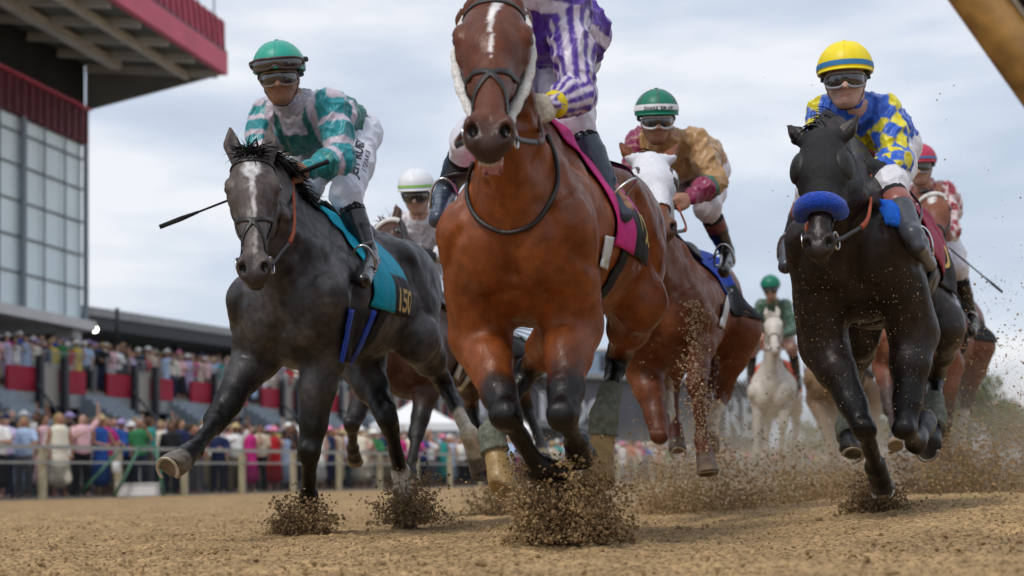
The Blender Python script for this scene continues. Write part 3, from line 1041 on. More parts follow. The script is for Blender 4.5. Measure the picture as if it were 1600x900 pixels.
def saddle(h, clothcol, number='150', numcol=None, girthm=None, label_col=None, x0=.14, x1=-.38, lower=62, lowu=.0, ang=98, numat=None, legends=True, lowcol=(.012, .012, .014), toptext=None, textm=None):
    global M_CLOTHV
    M_CLOTHV = M_CLOTHV or mat('printed_cloth', (1, 1, 1), .62, .3, .12, 40, .5, 60, vcol=True)
    S = h.S; root = h.root
    cc = np.array(clothcol); lc = np.array(lowcol)

    def cf(p):
        c = np.tile(cc, (len(p), 1)); m = (np.abs(p[:, 1]) > lower) & (p[:, 0] > lowu)
        c[m] = lc
        return c
    o, bv = cloth(h, 'saddle_cloth', x0, x1, (-ang, ang), cf, M_CLOTHV, .014)
    if number:
        for sd in (1,) if not legends else (-1, 1):
            a = math.radians(82) * sd
            c = h.t(x1 + .12, 0, 1.17) + np.array([-.06, math.sin(a) * .4, math.cos(a) * .4])
            if numat: c = h.t(numat[0], .42 * sd, numat[1])
            text_on('lettering', number, bv, c, np.array([-sd, 0, 0.0]), (0, -math.sin(.2) * 0, 1), .15 * S, numcol or M_GOLD, o, .005, bold=.003)
    # girth
    g = MB(); pts = []; nr = []
    for a in np.linspace(95, 265, 22):
        r = math.radians(a); c = h.t(.17, 0, 1.17); d = np.array([0, math.sin(r), math.cos(r)])
        hit = h.bvh.ray_cast(Vector(c + d), Vector(-d), 1.0)
        if hit[0] is None: continue
        if np.array(hit[0])[2] < h.t(0, 0, .80)[2]: continue
        pts.append(np.array(hit[0]) + d * .006); nr.append(d)
    g.tube(pts, .055 * S, 10, flat=.10, nrm=nr)
    g.build('girth', girthm or M_BLACKCLOTH, root, True)
    # saddle: light racing tree
    sf = []; nx, na = 16, 18; V = []
    for i in range(nx):
        for j in range(na):
            u, w_ = i / (nx - 1), -1 + 2 * j / (na - 1)
            width = .13 - .03 * u + .06 * math.exp(-((u - .3) / .25) ** 2)
            a = w_ * width / .3
            c = h.t(.20 - .42 * u, 0, 1.17); d = np.array([0, math.sin(a), math.cos(a)])
            hit = h.bvh.ray_cast(Vector(c + d), Vector(-d), 1.0)
            p = np.array(hit[0]) if hit[0] is not None else c + d * .3
            rise = .02 + .03 * math.exp(-(u / .15) ** 2) + .03 * math.exp(-((u - 1) / .2) ** 2)
            V.append(p + d * rise * math.cos(min(1.5, abs(w_) * 1.3)) + d * .016)
    idx = np.arange(nx * na).reshape(nx, na)
    q = np.stack([idx[:-1, :-1], idx[1:, :-1], idx[1:, 1:], idx[:-1, 1:]], -1).reshape(-1, 4)
    sdl = mesh_np('saddle', np.array(V), q, M_LEATHER, root); solidify(sdl, .012, 0)
    h.saddle = sdl; h.cloth_bvh = bv; h.cloth = o
    return o


def stirrups(h, feet, m=None):
    for sd, ft in feet.items():
        ank, toe = ft
        c = ank * .45 + toe * .55; ax = nrmz(toe - ank)
        up = nrmz(np.array([0, 0, 1.0]) - ax * ax[2]); wv = np.cross(ax, up)
        mb = MB()
        pts = [c + wv * .055 * math.cos(a) + up * (-.035 + .12 * max(0, math.sin(a)) ** .8) for a in np.linspace(0, math.pi, 13)]
        pts = [pts[0] * 1.0] + pts + [pts[-1]]
        mb.tube(np.array(pts[1:-1]), .006, 6)
        mb.beam(c - wv * .057 - up * .038, c + wv * .057 - up * .038, .03, .008, up)
        mb.build('stirrup', M_STEEL, h.saddle, True)
        mb = MB(); top = h.t(.12, .21 * sd, 1.40)
        apex = c + up * .085
        mb.tube(spline([top, (top + apex) / 2 + np.array([.01, .03 * sd, 0]), apex], 8), .012, 6, flat=.3, nrm=np.tile([0, 1.0, 0.1], (17, 1)))
        mb.build('stirrup_leather', m or M_LEATHER, h.saddle, True)


def patch(h, quad, m, name, parent=None, off=.02, n=(10, 10), th=.006, bvh=None, puff=0.0):
    """cloth or strap piece lying on the flank, corners given by sight lines"""
    V = []; q = [np.array(p, float) for p in quad]; last = None
    for i in range(n[0]):
        for j in range(n[1]):
            u, w = i / (n[0] - 1), j / (n[1] - 1)
            p = q[0] * (1 - u) * (1 - w) + q[1] * u * (1 - w) + q[2] * u * w + q[3] * (1 - u) * w
            a = pick(h, p[0], p[1], off + puff * math.sin(math.pi * w) * math.sin(math.pi * u))
            if a is None or (last is not None and np.linalg.norm(a - last) > .5): a = last
            if a is None: return None
            last = a if (j < n[1] - 1) else V[-(n[1] - 1)]
            V.append(a)
    idx = np.arange(n[0] * n[1]).reshape(n)
    f = np.stack([idx[:-1, :-1], idx[1:, :-1], idx[1:, 1:], idx[:-1, 1:]], -1).reshape(-1, 4)
    o = mesh_np(name, np.array(V), f, m, parent or h.root); solidify(o, th, 0); return o


def wrap(h, key, m, t0=.55, t1=1.0, r=.054, name='leg_wrap'):
    J = h.legs[key]; S = h.S; kn, fe, co = J[1], J[2], J[3]
    pts = [kn + (fe - kn) * t for t in np.linspace(t0, 1.0, 8)] + [fe + (co - fe) * .35, fe + (co - fe) * .62]
    n = len(pts); rr = [(.041 + .013 * max(0, (i - 4) / 4) * (1 if i < 8 else .6)) * S + (.0018 if i % 2 else 0) for i in range(n)]
    sp_ = spline(pts, 3); mb = MB(); mb.tube(sp_, np.interp(np.linspace(0, n - 1, len(sp_)), np.arange(n), rr) * (r / .047), 16)
    return mb.build(name, m, h.root, True)


def cheek_fleece(h, m):
    for sd in (-1, 1):
        pts = []
        for a, b, c in ((-.02, .075, -.08), (.06, .098, -.085), (.16, .112, -.10), (.26, .092, -.115), (.36, .072, -.12), (.44, .062, -.115)):
            p, n = snap(h, h.H(a, b * sd, c), .012); pts.append(p)
        sp_ = spline(pts, 5); k = len(sp_); mb = MB()
        mb.tube(sp_, [(.017 + .0025 * math.sin(i * 2.1)) * h.S for i in range(k)], 10)
        mb.build('cheek_fleece', m, h.bridle, True)

# ------------------------------------------------------------------ riders
M_SKIN = mat('skin', (1, 1, 1), .5, .4, .08, 30, .15, 120, vcol=True)
M_SILK = mat('silk', (1, 1, 1), .38, .45, .06, 30, .25, 40, sheen=.3, vcol=True)
M_LENS = mat('goggle_lens', (.02, .018, .018), .05, .7, .05, 10, coat=1.0)
M_BOOT = mat('boot_leather', (.012, .012, .014), .28, .5, .2, 30, .1, 40, coat=.3)
M_RED = mat('maroon_leather', (.16, .03, .03), .35, .5, .2, 30)


def hand_sdf(fd, wr, hd, pal, grow=0.0, S=1.0):
    """closed fist holding a rein: wr wrist, hd knuckle centre, pal = side vector (thumb side)"""
    ax = nrmz(hd - wr); sd = nrmz(pal - ax * (pal @ ax)); dn = np.cross(ax, sd)
    g = grow
    mid = wr + (hd - wr) * .6
    fd.cone(wr, mid, .026 + g, .034 + g, .02, dn, .62)
    fd.cone(mid - sd * .018, hd - sd * .026, .024 + g, .018 + g, .015, dn, .8)
    fd.cone(mid + sd * .018, hd + sd * .026, .024 + g, .018 + g, .015, dn, .8)
    dd = dn if dn[2] < 0 else -dn
    for i, (o, ln) in enumerate(((.031, .030), (.0105, .034), (-.0105, .032), (-.030, .026))):
        k0 = hd + sd * o; k1 = k0 + ax * ln * .75 + dd * ln * .45; k2 = k1 + dd * ln * .85 - ax * ln * .35; k3 = k2 - ax * ln * .7 + dd * .002
        fd.chain([k0, k1, k2, k3], [.0105 + g, .0098 + g, .0088 + g, .008 + g], .003)
    t0 = wr + (hd - wr) * .35 + sd * .028; t1 = t0 + ax * .032 + sd * .018 + dd * .008; t2 = t1 + ax * .028 - sd * .006 + dd * .012
    fd.chain([t0, t1, t2], [.017 + g, .0125 + g, .0095 + g], .008)


TEMPL = dict(pelvis=(-.20, 0, 1.84), belly=(.0, 0, 1.93), chest=(.20, 0, 2.02), neck=(.37, 0, 2.12), head=(.50, 0, 2.24),
             shL=(.30, .17, 2.07), shR=(.30, -.17, 2.07), elL=(.38, .28, 1.80), elR=(.38, -.28, 1.80), haL=(.62, .09, 1.70), haR=(.62, -.09, 1.70),
             hipL=(-.17, .10, 1.83), hipR=(-.17, -.10, 1.83), knL=(.18, .24, 1.60), knR=(.18, -.24, 1.60), anL=(-.07, .29, 1.27), anR=(-.07, -.29, 1.27),
             toL=(.12, .31, 1.19), toR=(.12, -.31, 1.19))


def build_rider(h, sp):
    S = h.S; J = {k: h.t(*v) for k, v in TEMPL.items()}
    for k, v in sp.get('off', {}).items(): J[k] = J[k] + np.array(v)
    for k, v in sp.get('px', {}).items():
        ref = J[k] if len(v) < 3 else J[k] + np.array([v[2], 0, 0])
        J[k] = h.px(v[0], v[1], ref)
    o_ = h.l(CAM)
    for k, mg in (('knL', .07), ('anL', .065), ('toL', .075)):   # the near leg rests outside the flank
        d_ = J[k] - o_; D_ = np.linalg.norm(d_); d_ = d_ / D_
        r_ = h.bvh.ray_cast(Vector(o_), Vector(d_), 60)
        if r_[0] is not None:
            D2_ = np.linalg.norm(np.array(r_[0]) - o_)
            if D2_ - mg < D_ and D_ - D2_ < .85: J[k] = o_ + d_ * (D2_ - mg * 1.25)
    look = nrmz(sp.get('look', (1, 0, -.25)))
    up = np.array(sp.get('up', (0, 0, 1.0))); hu = nrmz(up - look * (up @ look)); hs = np.cross(hu, look)   # hs: rider's left
    hc = J['head']
    root = empty('person', h.w(J['pelvis']), sp['label'], 'person', 'jockeys riding the racing horses')
    root.rotation_euler = h.root.rotation_euler
    org = J['pelvis'].copy()
    for k in J: J[k] = J[k] - org
    hc = J['head']
    vox = sp.get('vox', .007)
    Hd = lambda f, s_, u: hc + look * f + hs * s_ + hu * u
    HA = (look, hs, hu)
    # ---- body: head, neck, trunk, arms, hands, legs in one surface
    allp = np.array(list(J.values())); fd = Field(allp.min(0) - .16, allp.max(0) + .17, vox)
    fd.ell(Hd(-.012, 0, .035), (.098, .077, .088), 0, HA)
    fd.ell(Hd(.028, 0, -.02), (.072, .064, .085), .03, HA)
    fd.ell(Hd(.050, 0, -.085), (.040, .040, .030), .03, HA)          # chin
    for sd in (-1, 1):
        fd.cone(Hd(.0, .058 * sd, -.045), Hd(.055, .022 * sd, -.088), .022, .02, .02)
        fd.ell(Hd(.062, .036 * sd, -.022), (.03, .026, .022), .015, HA)   # cheekbone
        fd.ell(Hd(-.01, .078 * sd, -.005), (.018, .010, .030), .006, HA)  # ear
        fd.ell(Hd(.088, .031 * sd, .012), (.014, .019, .011), .008, HA, True)
        fd.ell(Hd(.076, .031 * sd, .010), (.015, .016, .013), .003, HA)
    fd.cone(Hd(.086, 0, .022), Hd(.112, 0, -.024), .010, .0145, .010)
    fd.ell(Hd(.100, .012, -.028), (.010, .009, .008), .006, HA); fd.ell(Hd(.100, -.012, -.028), (.010, .009, .008), .006, HA)
    fd.cone(Hd(.085, -.020, -.057), Hd(.085, .020, -.057), .0075, .0075, .008)
    fd.cone(Hd(.083, -.017, -.069), Hd(.083, .017, -.069), .0085, .0085, .008)
    fd.cone(Hd(.095, -.020, -.063), Hd(.095, .020, -.063), .0022, .0022, .003, sub=True)
    fd.cone(Hd(-.035, 0, -.04), J['neck'], .056, .060, .03)
    fd.cone(J['neck'], J['chest'], .065, .10, .05)
    fd.chain([J['chest'], J['belly'], J['pelvis']], [.115, .10, .115], .04, hs, 1.25)
    for k in 'LR':
        sd = 1 if k == 'L' else -1
        fd.chain([J['chest'] * .35 + J['sh' + k] * .65, J['sh' + k], J['el' + k]], [.055, .052, .036], .04)
        wr = J['el' + k] + (J['ha' + k] - J['el' + k]) * .76
        fd.chain([J['el' + k], J['el' + k] * .65 + wr * .35, wr], [.036, .038, .024], .02)
        hand_sdf(fd, wr, J['el' + k] + (J['ha' + k] - J['el' + k]) * .98, np.array([0, -sd * .3, 1.0]))
        fd.chain([J['hip' + k], J['hip' + k] * .5 + J['kn' + k] * .5, J['kn' + k]], [.085, .072, .05], .04)
        fd.chain([J['kn' + k], J['kn' + k] * .65 + J['an' + k] * .35, J['an' + k]], [.048, .050, .032], .02)
        dn_ = nrmz(J['an' + k] - J['kn' + k]); fd.cone(J['an' + k] + dn_ * .022, J['an' + k] * .25 + J['to' + k] * .75 + dn_ * .030, .028, .022, .02)
    v, q = fd.mesh(1)
    if np.einsum('ij,ij->i', v[q[:, 0]], np.cross(v[q[:, 1]], v[q[:, 2]])).sum() < 0: q = q[:, ::-1].copy()
    skin = np.array(sp.get('skin', (.42, .22, .15))); col = np.tile(skin, (len(v), 1))
    fh = (v - hc) @ np.array(HA).T
    lip = (fh[:, 0] > .078) & (np.abs(fh[:, 1]) < .021) & (np.abs(fh[:, 2] + .064) < .0075); col[lip] = skin * np.array([.85, .60, .60])
    stub = (fh[:, 0] > -.02) & (np.linalg.norm(fh, axis=1) < .14) & (fh[:, 2] < -.045) & ~lip; col[stub] *= sp.get('stubble', .9)
    hair = (fh[:, 0] < -.02) & (np.linalg.norm(fh, axis=1) < .13) & (fh[:, 2] > -.05); col[hair] = (.03, .02, .015)
    mesh_np('body', v, q, M_SKIN, root, col)

    def cloth_mesh(name, build, colf, m, wr=.004, ws=.05, relax=1, vox_=None):
        f2 = Field(allp.min(0) - .17, allp.max(0) + .17, vox_ or vox); build(f2)
        v, q = f2.mesh(relax)
        if np.einsum('ij,ij->i', v[q[:, 0]], np.cross(v[q[:, 1]], v[q[:, 2]])).sum() < 0: q = q[:, ::-1].copy()
        n = vnormals(v, q); cc = colf(v, n)
        vv = v @ np.array([[1, .25, 0], [-.25, 1, .3], [0, -.3, .55]]); w_ = 1.6 * (1 - np.minimum(1, 2.2 * np.abs(vnoise(vv, ws * 1.25, 31)))) ** 1.5 + .9 * (1 - np.minimum(1, 2.2 * np.abs(vnoise(vv, ws * .7, 33)))) ** 1.5 - .7 + .3 * vnoise(v, ws * .5, 32)
        v = v + n * (wr * w_)[:, None]
        e_ = np.concatenate([q[:, [0, 1]], q[:, [1, 2]], q[:, [2, 3]], q[:, [3, 0]]])
        deg = np.bincount(e_.ravel(), minlength=len(v))[:, None]; cn = np.zeros_like(cc)
        for c in range(3): cn[:, c] = np.bincount(e_[:, 0], cc[e_[:, 1], c], len(v)) + np.bincount(e_[:, 1], cc[e_[:, 0], c], len(v))
        cc = .45 * cc + .55 * cn / np.maximum(deg, 1)
        return mesh_np(name, v, q, m, root, cc)

    bones = [('torso', J['pelvis'], J['chest']), ('yoke', J['chest'], J['neck'])] + [(a + k, J[b + k], J[c + k]) for k in 'LR' for a, b, c in (('ua', 'sh', 'el'), ('fa', 'el', 'ha'))]

    def label(v):
        best = np.full(len(v), 9.0); lab = np.zeros(len(v), int); tt = np.zeros(len(v))
        for i, (nme, a, b) in enumerate(bones):
            d_, t_ = segdist(v, a, b); d_ = d_ - (.07 if i < 2 else 0.0)
            m = d_ < best; best[m] = d_[m]; lab[m] = i; tt[m] = t_[m]
        return lab, tt

    def jack(f2):
        f2.chain([J['chest'], J['belly'], J['pelvis'] * .6 + J['belly'] * .4], [.135, .128, .125], .05, hs, 1.28)
        f2.cone(J['neck'] * .8 + J['chest'] * .2, J['chest'], .085, .125, .05, hs, 1.1); f2.cone(J['neck'] * .72 + Hd(-.03, 0, -.05) * .28, J['neck'], .062, .075, .04)
        for k in 'LR':
            s_, e_, a_ = J['sh' + k], J['el' + k], J['ha' + k]
            f2.chain([J['chest'] * .4 + s_ * .6, s_, s_ * .5 + e_ * .5, e_], [.07, .073, .064, .060], .05)
            wr = e_ + (a_ - e_) * .72
            f2.chain([e_, e_ * .55 + wr * .45, wr], [.060, .056, .034], .025)
    def cj(v, n):
        lab, tt = label(v); return np.clip(sp['silks'](v, lab, tt, J, n), 0, 1)
    cloth_mesh('silk_jacket', jack, cj, M_SILK, sp.get('wr', .009), .05, vox_=min(vox, .0058 if vox < .0075 else vox))

    kf = sp.get('breech_end', .22)
    def bre(f2):
        f2.chain([J['belly'] * .35 + J['pelvis'] * .65, J['pelvis']], [.12, .125], .04, hs, 1.25)
        for k in 'LR':
            a, b, c_ = J['hip' + k], J['kn' + k], J['an' + k]
            f2.chain([a, a * .5 + b * .5, b], [.108, .096, .075], .05)
            f2.cone(b, b + (c_ - b) * kf, .072, .056, .03)
    pcol = np.array(sp.get('breeches', (.72, .72, .76)))
    br = cloth_mesh('breeches', bre, lambda v, n: np.tile(pcol, (len(v), 1)), M_SILK, .005, .06)
    # neck scarf under the chin and cuffs
    for k in 'LR':
        kn, an, to = J['kn' + k], J['an' + k], J['to' + k]
        ax = nrmz(an - kn)
        def bt(f2, kn=kn, an=an, to=to):
            f2.chain([kn + (an - kn) * .30, kn + (an - kn) * .55, an], [.060, .056, .042], .01)
            d = nrmz(to - an); upv = nrmz(kn - an); dn = nrmz(-upv + d * (upv @ d))
            f2.cone(an + dn * .01 - d * .03, an + d * .08 + dn * .035, .040, .040, .02)
            f2.cone(an + d * .05 + dn * .032, to + dn * .03, .040, .033, .02)
            f2.cone(an - d * .035 + dn * .02, an - d * .04 + dn * .07, .030, .028, .012)
            f2.cone(an - d * .03 + dn * .075, to + dn * .055, .016, .016, .012, np.cross(d, dn), 1.7)
        lo = np.minimum(np.minimum(kn, an), to) - .12; hi = np.maximum(np.maximum(kn, an), to) + .12
        f2 = Field(lo, hi, .008); bt(f2); v, q = f2.mesh(1)
        if np.einsum('ij,ij->i', v[q[:, 0]], np.cross(v[q[:, 1]], v[q[:, 2]])).sum() < 0: q = q[:, ::-1].copy()
        n = vnormals(v, q); v = v + n * (.0025 * np.abs(vnoise(v * [1, 1, 2.5], .05, 40)))[:, None]
        bo = mesh_np('boot', v, q, sp.get('bootmat', M_BOOT), root)
        mb = MB(); mb.tube([kn + (an - kn) * .18, kn + (an - kn) * .33], [.059, .062], 16); mb.build('breeches_cuff', sp.get('cuffmat', M_BLACKCLOTH), br, True)
        if sp.get('boottop'):
            mb = MB(); mb.tube([kn + (an - kn) * .295, kn + (an - kn) * .30, kn + (an - kn) * .48, kn + (an - kn) * .49], [.060, .0635, .0605, .057], 18); mb.build('boot_top', sp['boottop'], bo, True)
        if sp.get('glove'):
            f2 = Field(J['ha' + k] - .12, J['ha' + k] + .12, .006)
            wr = J['el' + k] + (J['ha' + k] - J['el' + k]) * .76
            hand_sdf(f2, wr, J['el' + k] + (J['ha' + k] - J['el' + k]) * .98, np.array([0, -(1 if k == 'L' else -1) * .3, 1.0]), .004)
            f2.cone(J['el' + k] + (J['ha' + k] - J['el' + k]) * .68, wr, .032, .031, .01)
            v, q = f2.mesh(1)
            if np.einsum('ij,ij->i', v[q[:, 0]], np.cross(v[q[:, 1]], v[q[:, 2]])).sum() < 0: q = q[:, ::-1].copy()
            mesh_np('glove', v, q, sp['glove'], root)
        if sp.get('wristband'):
            e_, a_ = J['el' + k], J['ha' + k]
            mb = MB(); mb.tube([e_ + (a_ - e_) * .60, e_ + (a_ - e_) * .61, e_ + (a_ - e_) * .73, e_ + (a_ - e_) * .74], [.045, .049, .043, .036], 14); mb.build('cuff', sp['wristband'], root, True)
    # ---- helmet
    hm, kc = sp['helmet'], Hd(-.012, 0, .056); ax = (nrmz(look * .97 + hu * .12), hs, nrmz(hu * .97 - look * .12))
    R = np.array([.138, .120, .118])
    mb = MB(); mb.ball(kc, R, 16, ax, zr=(0, .56))
    he = mb.build('helmet', hm, root, True); solidify(he, .012, -1)
    mb = MB(); mb.tube([kc + ax[2] * (R[2] + .0)] + [kc + ax[2] * (R[2] + .006)], [.012, .009], 10); mb.build('button', hm, he, True)
    # seams
    for az in (0, 60, 120):
        pts = []
        for a in np.linspace(-92, 92, 25):
            th, r_ = math.radians(a), math.radians(az)
            pts.append(kc + R[0] * 1.002 * math.sin(th) * math.cos(r_) * ax[0] + R[1] * 1.002 * math.sin(th) * math.sin(r_) * ax[1] + R[2] * 1.002 * math.cos(th) * ax[2])
        mb = MB(); mb.tube(pts, .0016, 5); mb.build('seam', sp.get('seammat', hm), he, True)
    V = []; Fc = []; nA = 17
    for j, (fr_, dz) in enumerate(((0.985, -.004), (1.07, -.006), (1.12, -.012), (1.11, -.018), (1.05, -.014), (.96, -.010))):
        for i in range(nA):
            a = math.radians(-68 + 136 * i / (nA - 1)); f_ = 1 + (fr_ - 1) * max(0.0, math.cos(a * 1.25)) ** .6
            V.append(kc + ax[2] * (dz - .012) + ax[0] * R[0] * f_ * math.cos(a) + ax[1] * R[1] * (1 + (f_ - 1) * .6) * math.sin(a))
    for j in range(5):
        for i in range(nA - 1): Fc.append((j * nA + i, j * nA + i + 1, (j + 1) * nA + i + 1, (j + 1) * nA + i))
    mb = MB(); mb.add(V, Fc); pk = mb.build('peak', sp.get('peakmat', hm), he, True); solidify(pk, .004)
    if sp.get('band'):
        bmt, z0, z1 = sp['band']
        mb = MB(); mb.ball(kc, R * 1.018, 4, ax, zr=(z0, z1)); V_ = mb
        mb2 = MB(); k_ = 40
        for j in range(4):
            th = math.pi * (z0 + (z1 - z0) * j / 3)
            for i in range(k_):
                ph = 2 * math.pi * i / k_; mb2.v.append(tuple(kc + 1.016 * (R[0] * math.sin(th) * math.cos(ph) * ax[0] + R[1] * math.sin(th) * math.sin(ph) * ax[1] + R[2] * math.cos(th) * ax[2])))
        for j in range(3):
            for i in range(k_): mb2.f.append((j * k_ + i, (j + 1) * k_ + i, (j + 1) * k_ + (i + 1) % k_, j * k_ + (i + 1) % k_)); mb2.m.append(0)
        bd = mb2.build('helmet_band', bmt, he, True)
        if sp.get('bandtext'):
            bv = bvh_of(np.array(mb2.v), np.array(mb2.f))
            text_on('lettering', sp['bandtext'], bv, kc + ax[0] * R[0] * 1.05 + ax[2] * .008, ax[1], ax[2], .022, mat('band_ink', (.02, .02, .03), .6), bd, .0015, bold=.0008, space=1.15)
    # ---- goggles
    def goggle(par, cz, rx, ry, hgt, fm, lift=.016, up_=ax[2], c0=None):
        c0 = Hd(-.012, 0, cz) if c0 is None else c0
        nA, nB = 25, 7; V = []; out = []
        for i in range(nA):
            a = math.radians(-62 + 124 * i / (nA - 1)); f = i / (nA - 1) * 2 - 1
            hh = hgt * (1 - abs(f) ** 5 * .55); notch = .016 * math.exp(-(f / .16) ** 2)
            lo_, hi_ = -hh + notch, hh * .85
            for j in range(nB):
                z = lo_ + (hi_ - lo_) * j / (nB - 1); bul = .006 * math.cos(math.pi * (j / (nB - 1) - .5)) + .005 * math.cos((abs(f) - .5) * 3)
                V.append(c0 + look * (rx + bul) * math.cos(a) + hs * (ry + bul) * math.sin(a) + hu * z)
        Fc = [(i * nB + j, (i + 1) * nB + j, (i + 1) * nB + j + 1, i * nB + j + 1) for i in range(nA - 1) for j in range(nB - 1)]
        mb = MB(); mb.add(V, Fc); g = mb.build('goggles', M_LENS, par, True); solidify(g, .003, -1)
        rim = [V[i * nB] for i in range(nA)] + [V[(nA - 1) * nB + j] for j in range(1, nB)] + [V[i * nB + nB - 1] for i in range(nA - 2, -1, -1)] + [V[j] for j in range(nB - 2, -1, -1)]
        mb = MB(); mb.tube(rim, .0065, 8); mb.tube([V[(nA // 2) * nB], V[(nA // 2) * nB + nB - 1]], .004, 6); mb.build('goggle_frame', fm, g, True)
        pts = [c0 + look * (rx + .004) * math.cos(math.radians(a)) + hs * (ry + .004 + lift * min(1, (a - 60) / 60 if a < 180 else (300 - a) / 60)) * math.sin(math.radians(a)) + hu * (.004 + .02 * math.sin(math.radians(max(0, min(180, (a - 60) * .75))))) - look * .0 for a in range(62, 300, 12)]
        mb = MB(); mb.tube(pts, .010, 8, flat=.3, nrm=[nrmz(p - c0) for p in pts]); mb.build('goggle_strap', sp.get('strapmat', M_BLACKCLOTH), g, True)
        return g
    goggle(root, .004, .122, .090, .034, sp.get('gogglemat', M_BLACKCLOTH))
    if sp.get('spare'):
        goggle(he, 0, .150, .128, .026, mat('spare_goggle_frame', (.05, .03, .03), .3), c0=kc + hu * .012, lift=.0)
    # chin strap
    pts = spline([Hd(-.02, .083, .0), Hd(.02, .068, -.06), Hd(.045, .035, -.108), Hd(.050, 0, -.118), Hd(.045, -.035, -.108), Hd(.02, -.068, -.06), Hd(-.02, -.083, .0)], 5)
    mb = MB(); mb.tube(pts, .008, 6, flat=.35, nrm=[nrmz(p - hc) for p in pts]); mb.build('chin_strap', M_BLACKCLOTH, he, True)
    if sp.get('scarf'):
        mb = MB(); a, b = Hd(-.03, 0, -.075), J['neck']; mb.tube(spline([a, (a + b) / 2, b + (b - a) * .15], 5), [.064, .066, .064, .068, .066, .072, .075, .078, .08, .082, .084], 16); mb.build('scarf', sp['scarf'], root, True)
    h.rider_J = {k: v_ + org for k, v_ in J.items()}
    h.rider_root = root; h.rJ = J
    return root


def whip(h, hand, dirv, ln, label, hl=.16):
    o = h.w(hand); d = nrmz(np.asarray(dirv, float) @ h.R)
    mb = MB()
    root = empty('riding_whip', o, label, 'whip')
    mb.tube([-d * hl, -d * hl * .9, -d * hl * .88, d * .06], [.011, .013, .010, .010], 10); mb.build('grip', M_BLACKCLOTH, root, True)
    mb = MB(); mb.tube([d * .055, d * ln * .8, d * ln], [.0065, .005, .005], 8); mb.build('shaft', M_BLACKCLOTH, root, True)
    mb = MB(); mb.tube([d * ln * .85, d * ln, d * (ln + .10)], [.006, .011, .010], 8, flat=.4, nrm=np.tile(np.cross(d, (0, 0, 1)), (3, 1))); mb.build('popper', M_BLACKCLOTH, root, True)
    return root

# ------------------------------------------------------------------ the field of eight
K = {}
cst = lambda *c: (lambda p: np.tile(np.array(c, float), (len(p), 1)))

BLK = (.010, .009, .009)
gray = build_horse(dict(
    label='dark grey horse with a white star and stripe, running in front of the grandstand', s=1.05, vox=.0115, dz=-.08,
    chest=(452, 6.75), rump=(668, 8.75), poll=(393, 236), headx=1.05, muzzle=(396, 424), mnear=1, face=(1, .36, .1),
    ears=((-.16, .072, -.03), (-.165, .060, -.03)), hair=('black', (.012, .011, .012)), forelock=150, mane=1, seed=4, tail=(-.5, 0, -.9), taillen=.45,
    FR=dict(el=(400, 560), j=[(340, 655, 1), (303, 702, 1), (262, 735, 1)]),
    FL=dict(el=(505, 555), j=[(484, 705, 1), (482, 775, -1), (484, 835, -1)]),
    HR=dict(el=(560, 560), j=[(606, 655, 1), (627, 738, -1), (634, 826, 1)]),
    HL=dict(el=(652, 530), j=[(693, 598, -1), (733, 678, 1), (752, 732, -1)]),
    col=dict(base=(.014, .013, .0145), mottle=(.085, .080, .084), mamt=.9, points=(.005, .0048, .005), headcol=(.075, .058, .052), muzzle=(.035, .03, .03), mzamt=.8,
             blaze=[(.035, .10, 0, 0, .014, .042, (.38, .37, .37)), (.05, .12, 0, 0, .008, .026, (.60, .59, .60)), (.12, .34, 0.0, .010, .013, .0055, (.42, .40, .40)), (.36, .50, .012, .008, .006, .007, (.26, .24, .23))],
             sock=dict(HR=(1.9, (.55, .5, .42)), HL=(1.62, (.50, .45, .36))), pt=dict(HR=(.3, .8), HL=(.3, .8)), hoof=(.14, .12, .10),
             mat=('dark_grey_coat', .42, .34, 38))))
bay = build_horse(dict(
    label='leading bright bay horse with a crooked white blaze and black legs, mouth open', s=1.05, slim=.92, vox=.0115, dz=-.06, arch=.02,
    chest=(812, 5.15), rump=(988, 7.15), hs=1.1, poll=(772, -12), headx=1.02, muzzle=(763, 208), mnear=1, face=(1, .25, .3), mouth=.09,
    ears=((-.06, .075, -.19), (-.06, .075, -.19)), hair=('black', (.012, .011, .012)), forelock=0, mane=-1, seed=5, tail=(-.3, 0, -1), taillen=.5,
    FR=dict(el=(752, 530), j=[(792, 650, 1), (842, 728, -1), (884, 752, -1)]),
    FL=dict(el=(895, 510), j=[(880, 648, 1), (900, 690, -1), (910, 718, -1)]),
    HR=dict(el=(880, 520), j=[(826, 578, -1), (768, 680, 1), (786, 765, 1)]),
    HL=dict(el=(998, 470), j=[(965, 560, -1), (944, 650, 1), (936, 748, 1)]),
    col=dict(base=(.215, .055, .0105), mottle=(.115, .027, .007), mamt=.6, top=(.11, .032, .012), points=(.006, .005, .005), muzzle=(.020, .016, .016), mzamt=.95, headcol=(.105, .028, .010), lip=(.50, .22, .22),
             blaze=[(.035, .05, .0, .022, .006, .010, (.7, .68, .68)), (.045, .09, .022, .002, .014, .014, (.7, .68, .68)), (.09, .15, .002, -.006, .013, .006, (.7, .68, .68)), (.15, .29, -.006, .0, .006, .003, (.62, .58, .58))],
             pt=dict(FR=(.45, .85), FL=(.45, .8), HR=(.5, .9), HL=(.55, .95)), sock=dict(HR=(2.25, (.33, .22, .09)), HL=(2.25, (.33, .22, .09))),
             hoofs=dict(HR=(.30, .20, .085), HL=(.30, .20, .085)), hoof=(.02, .018, .018), mat=('bay_coat', .36, .24, 26))))
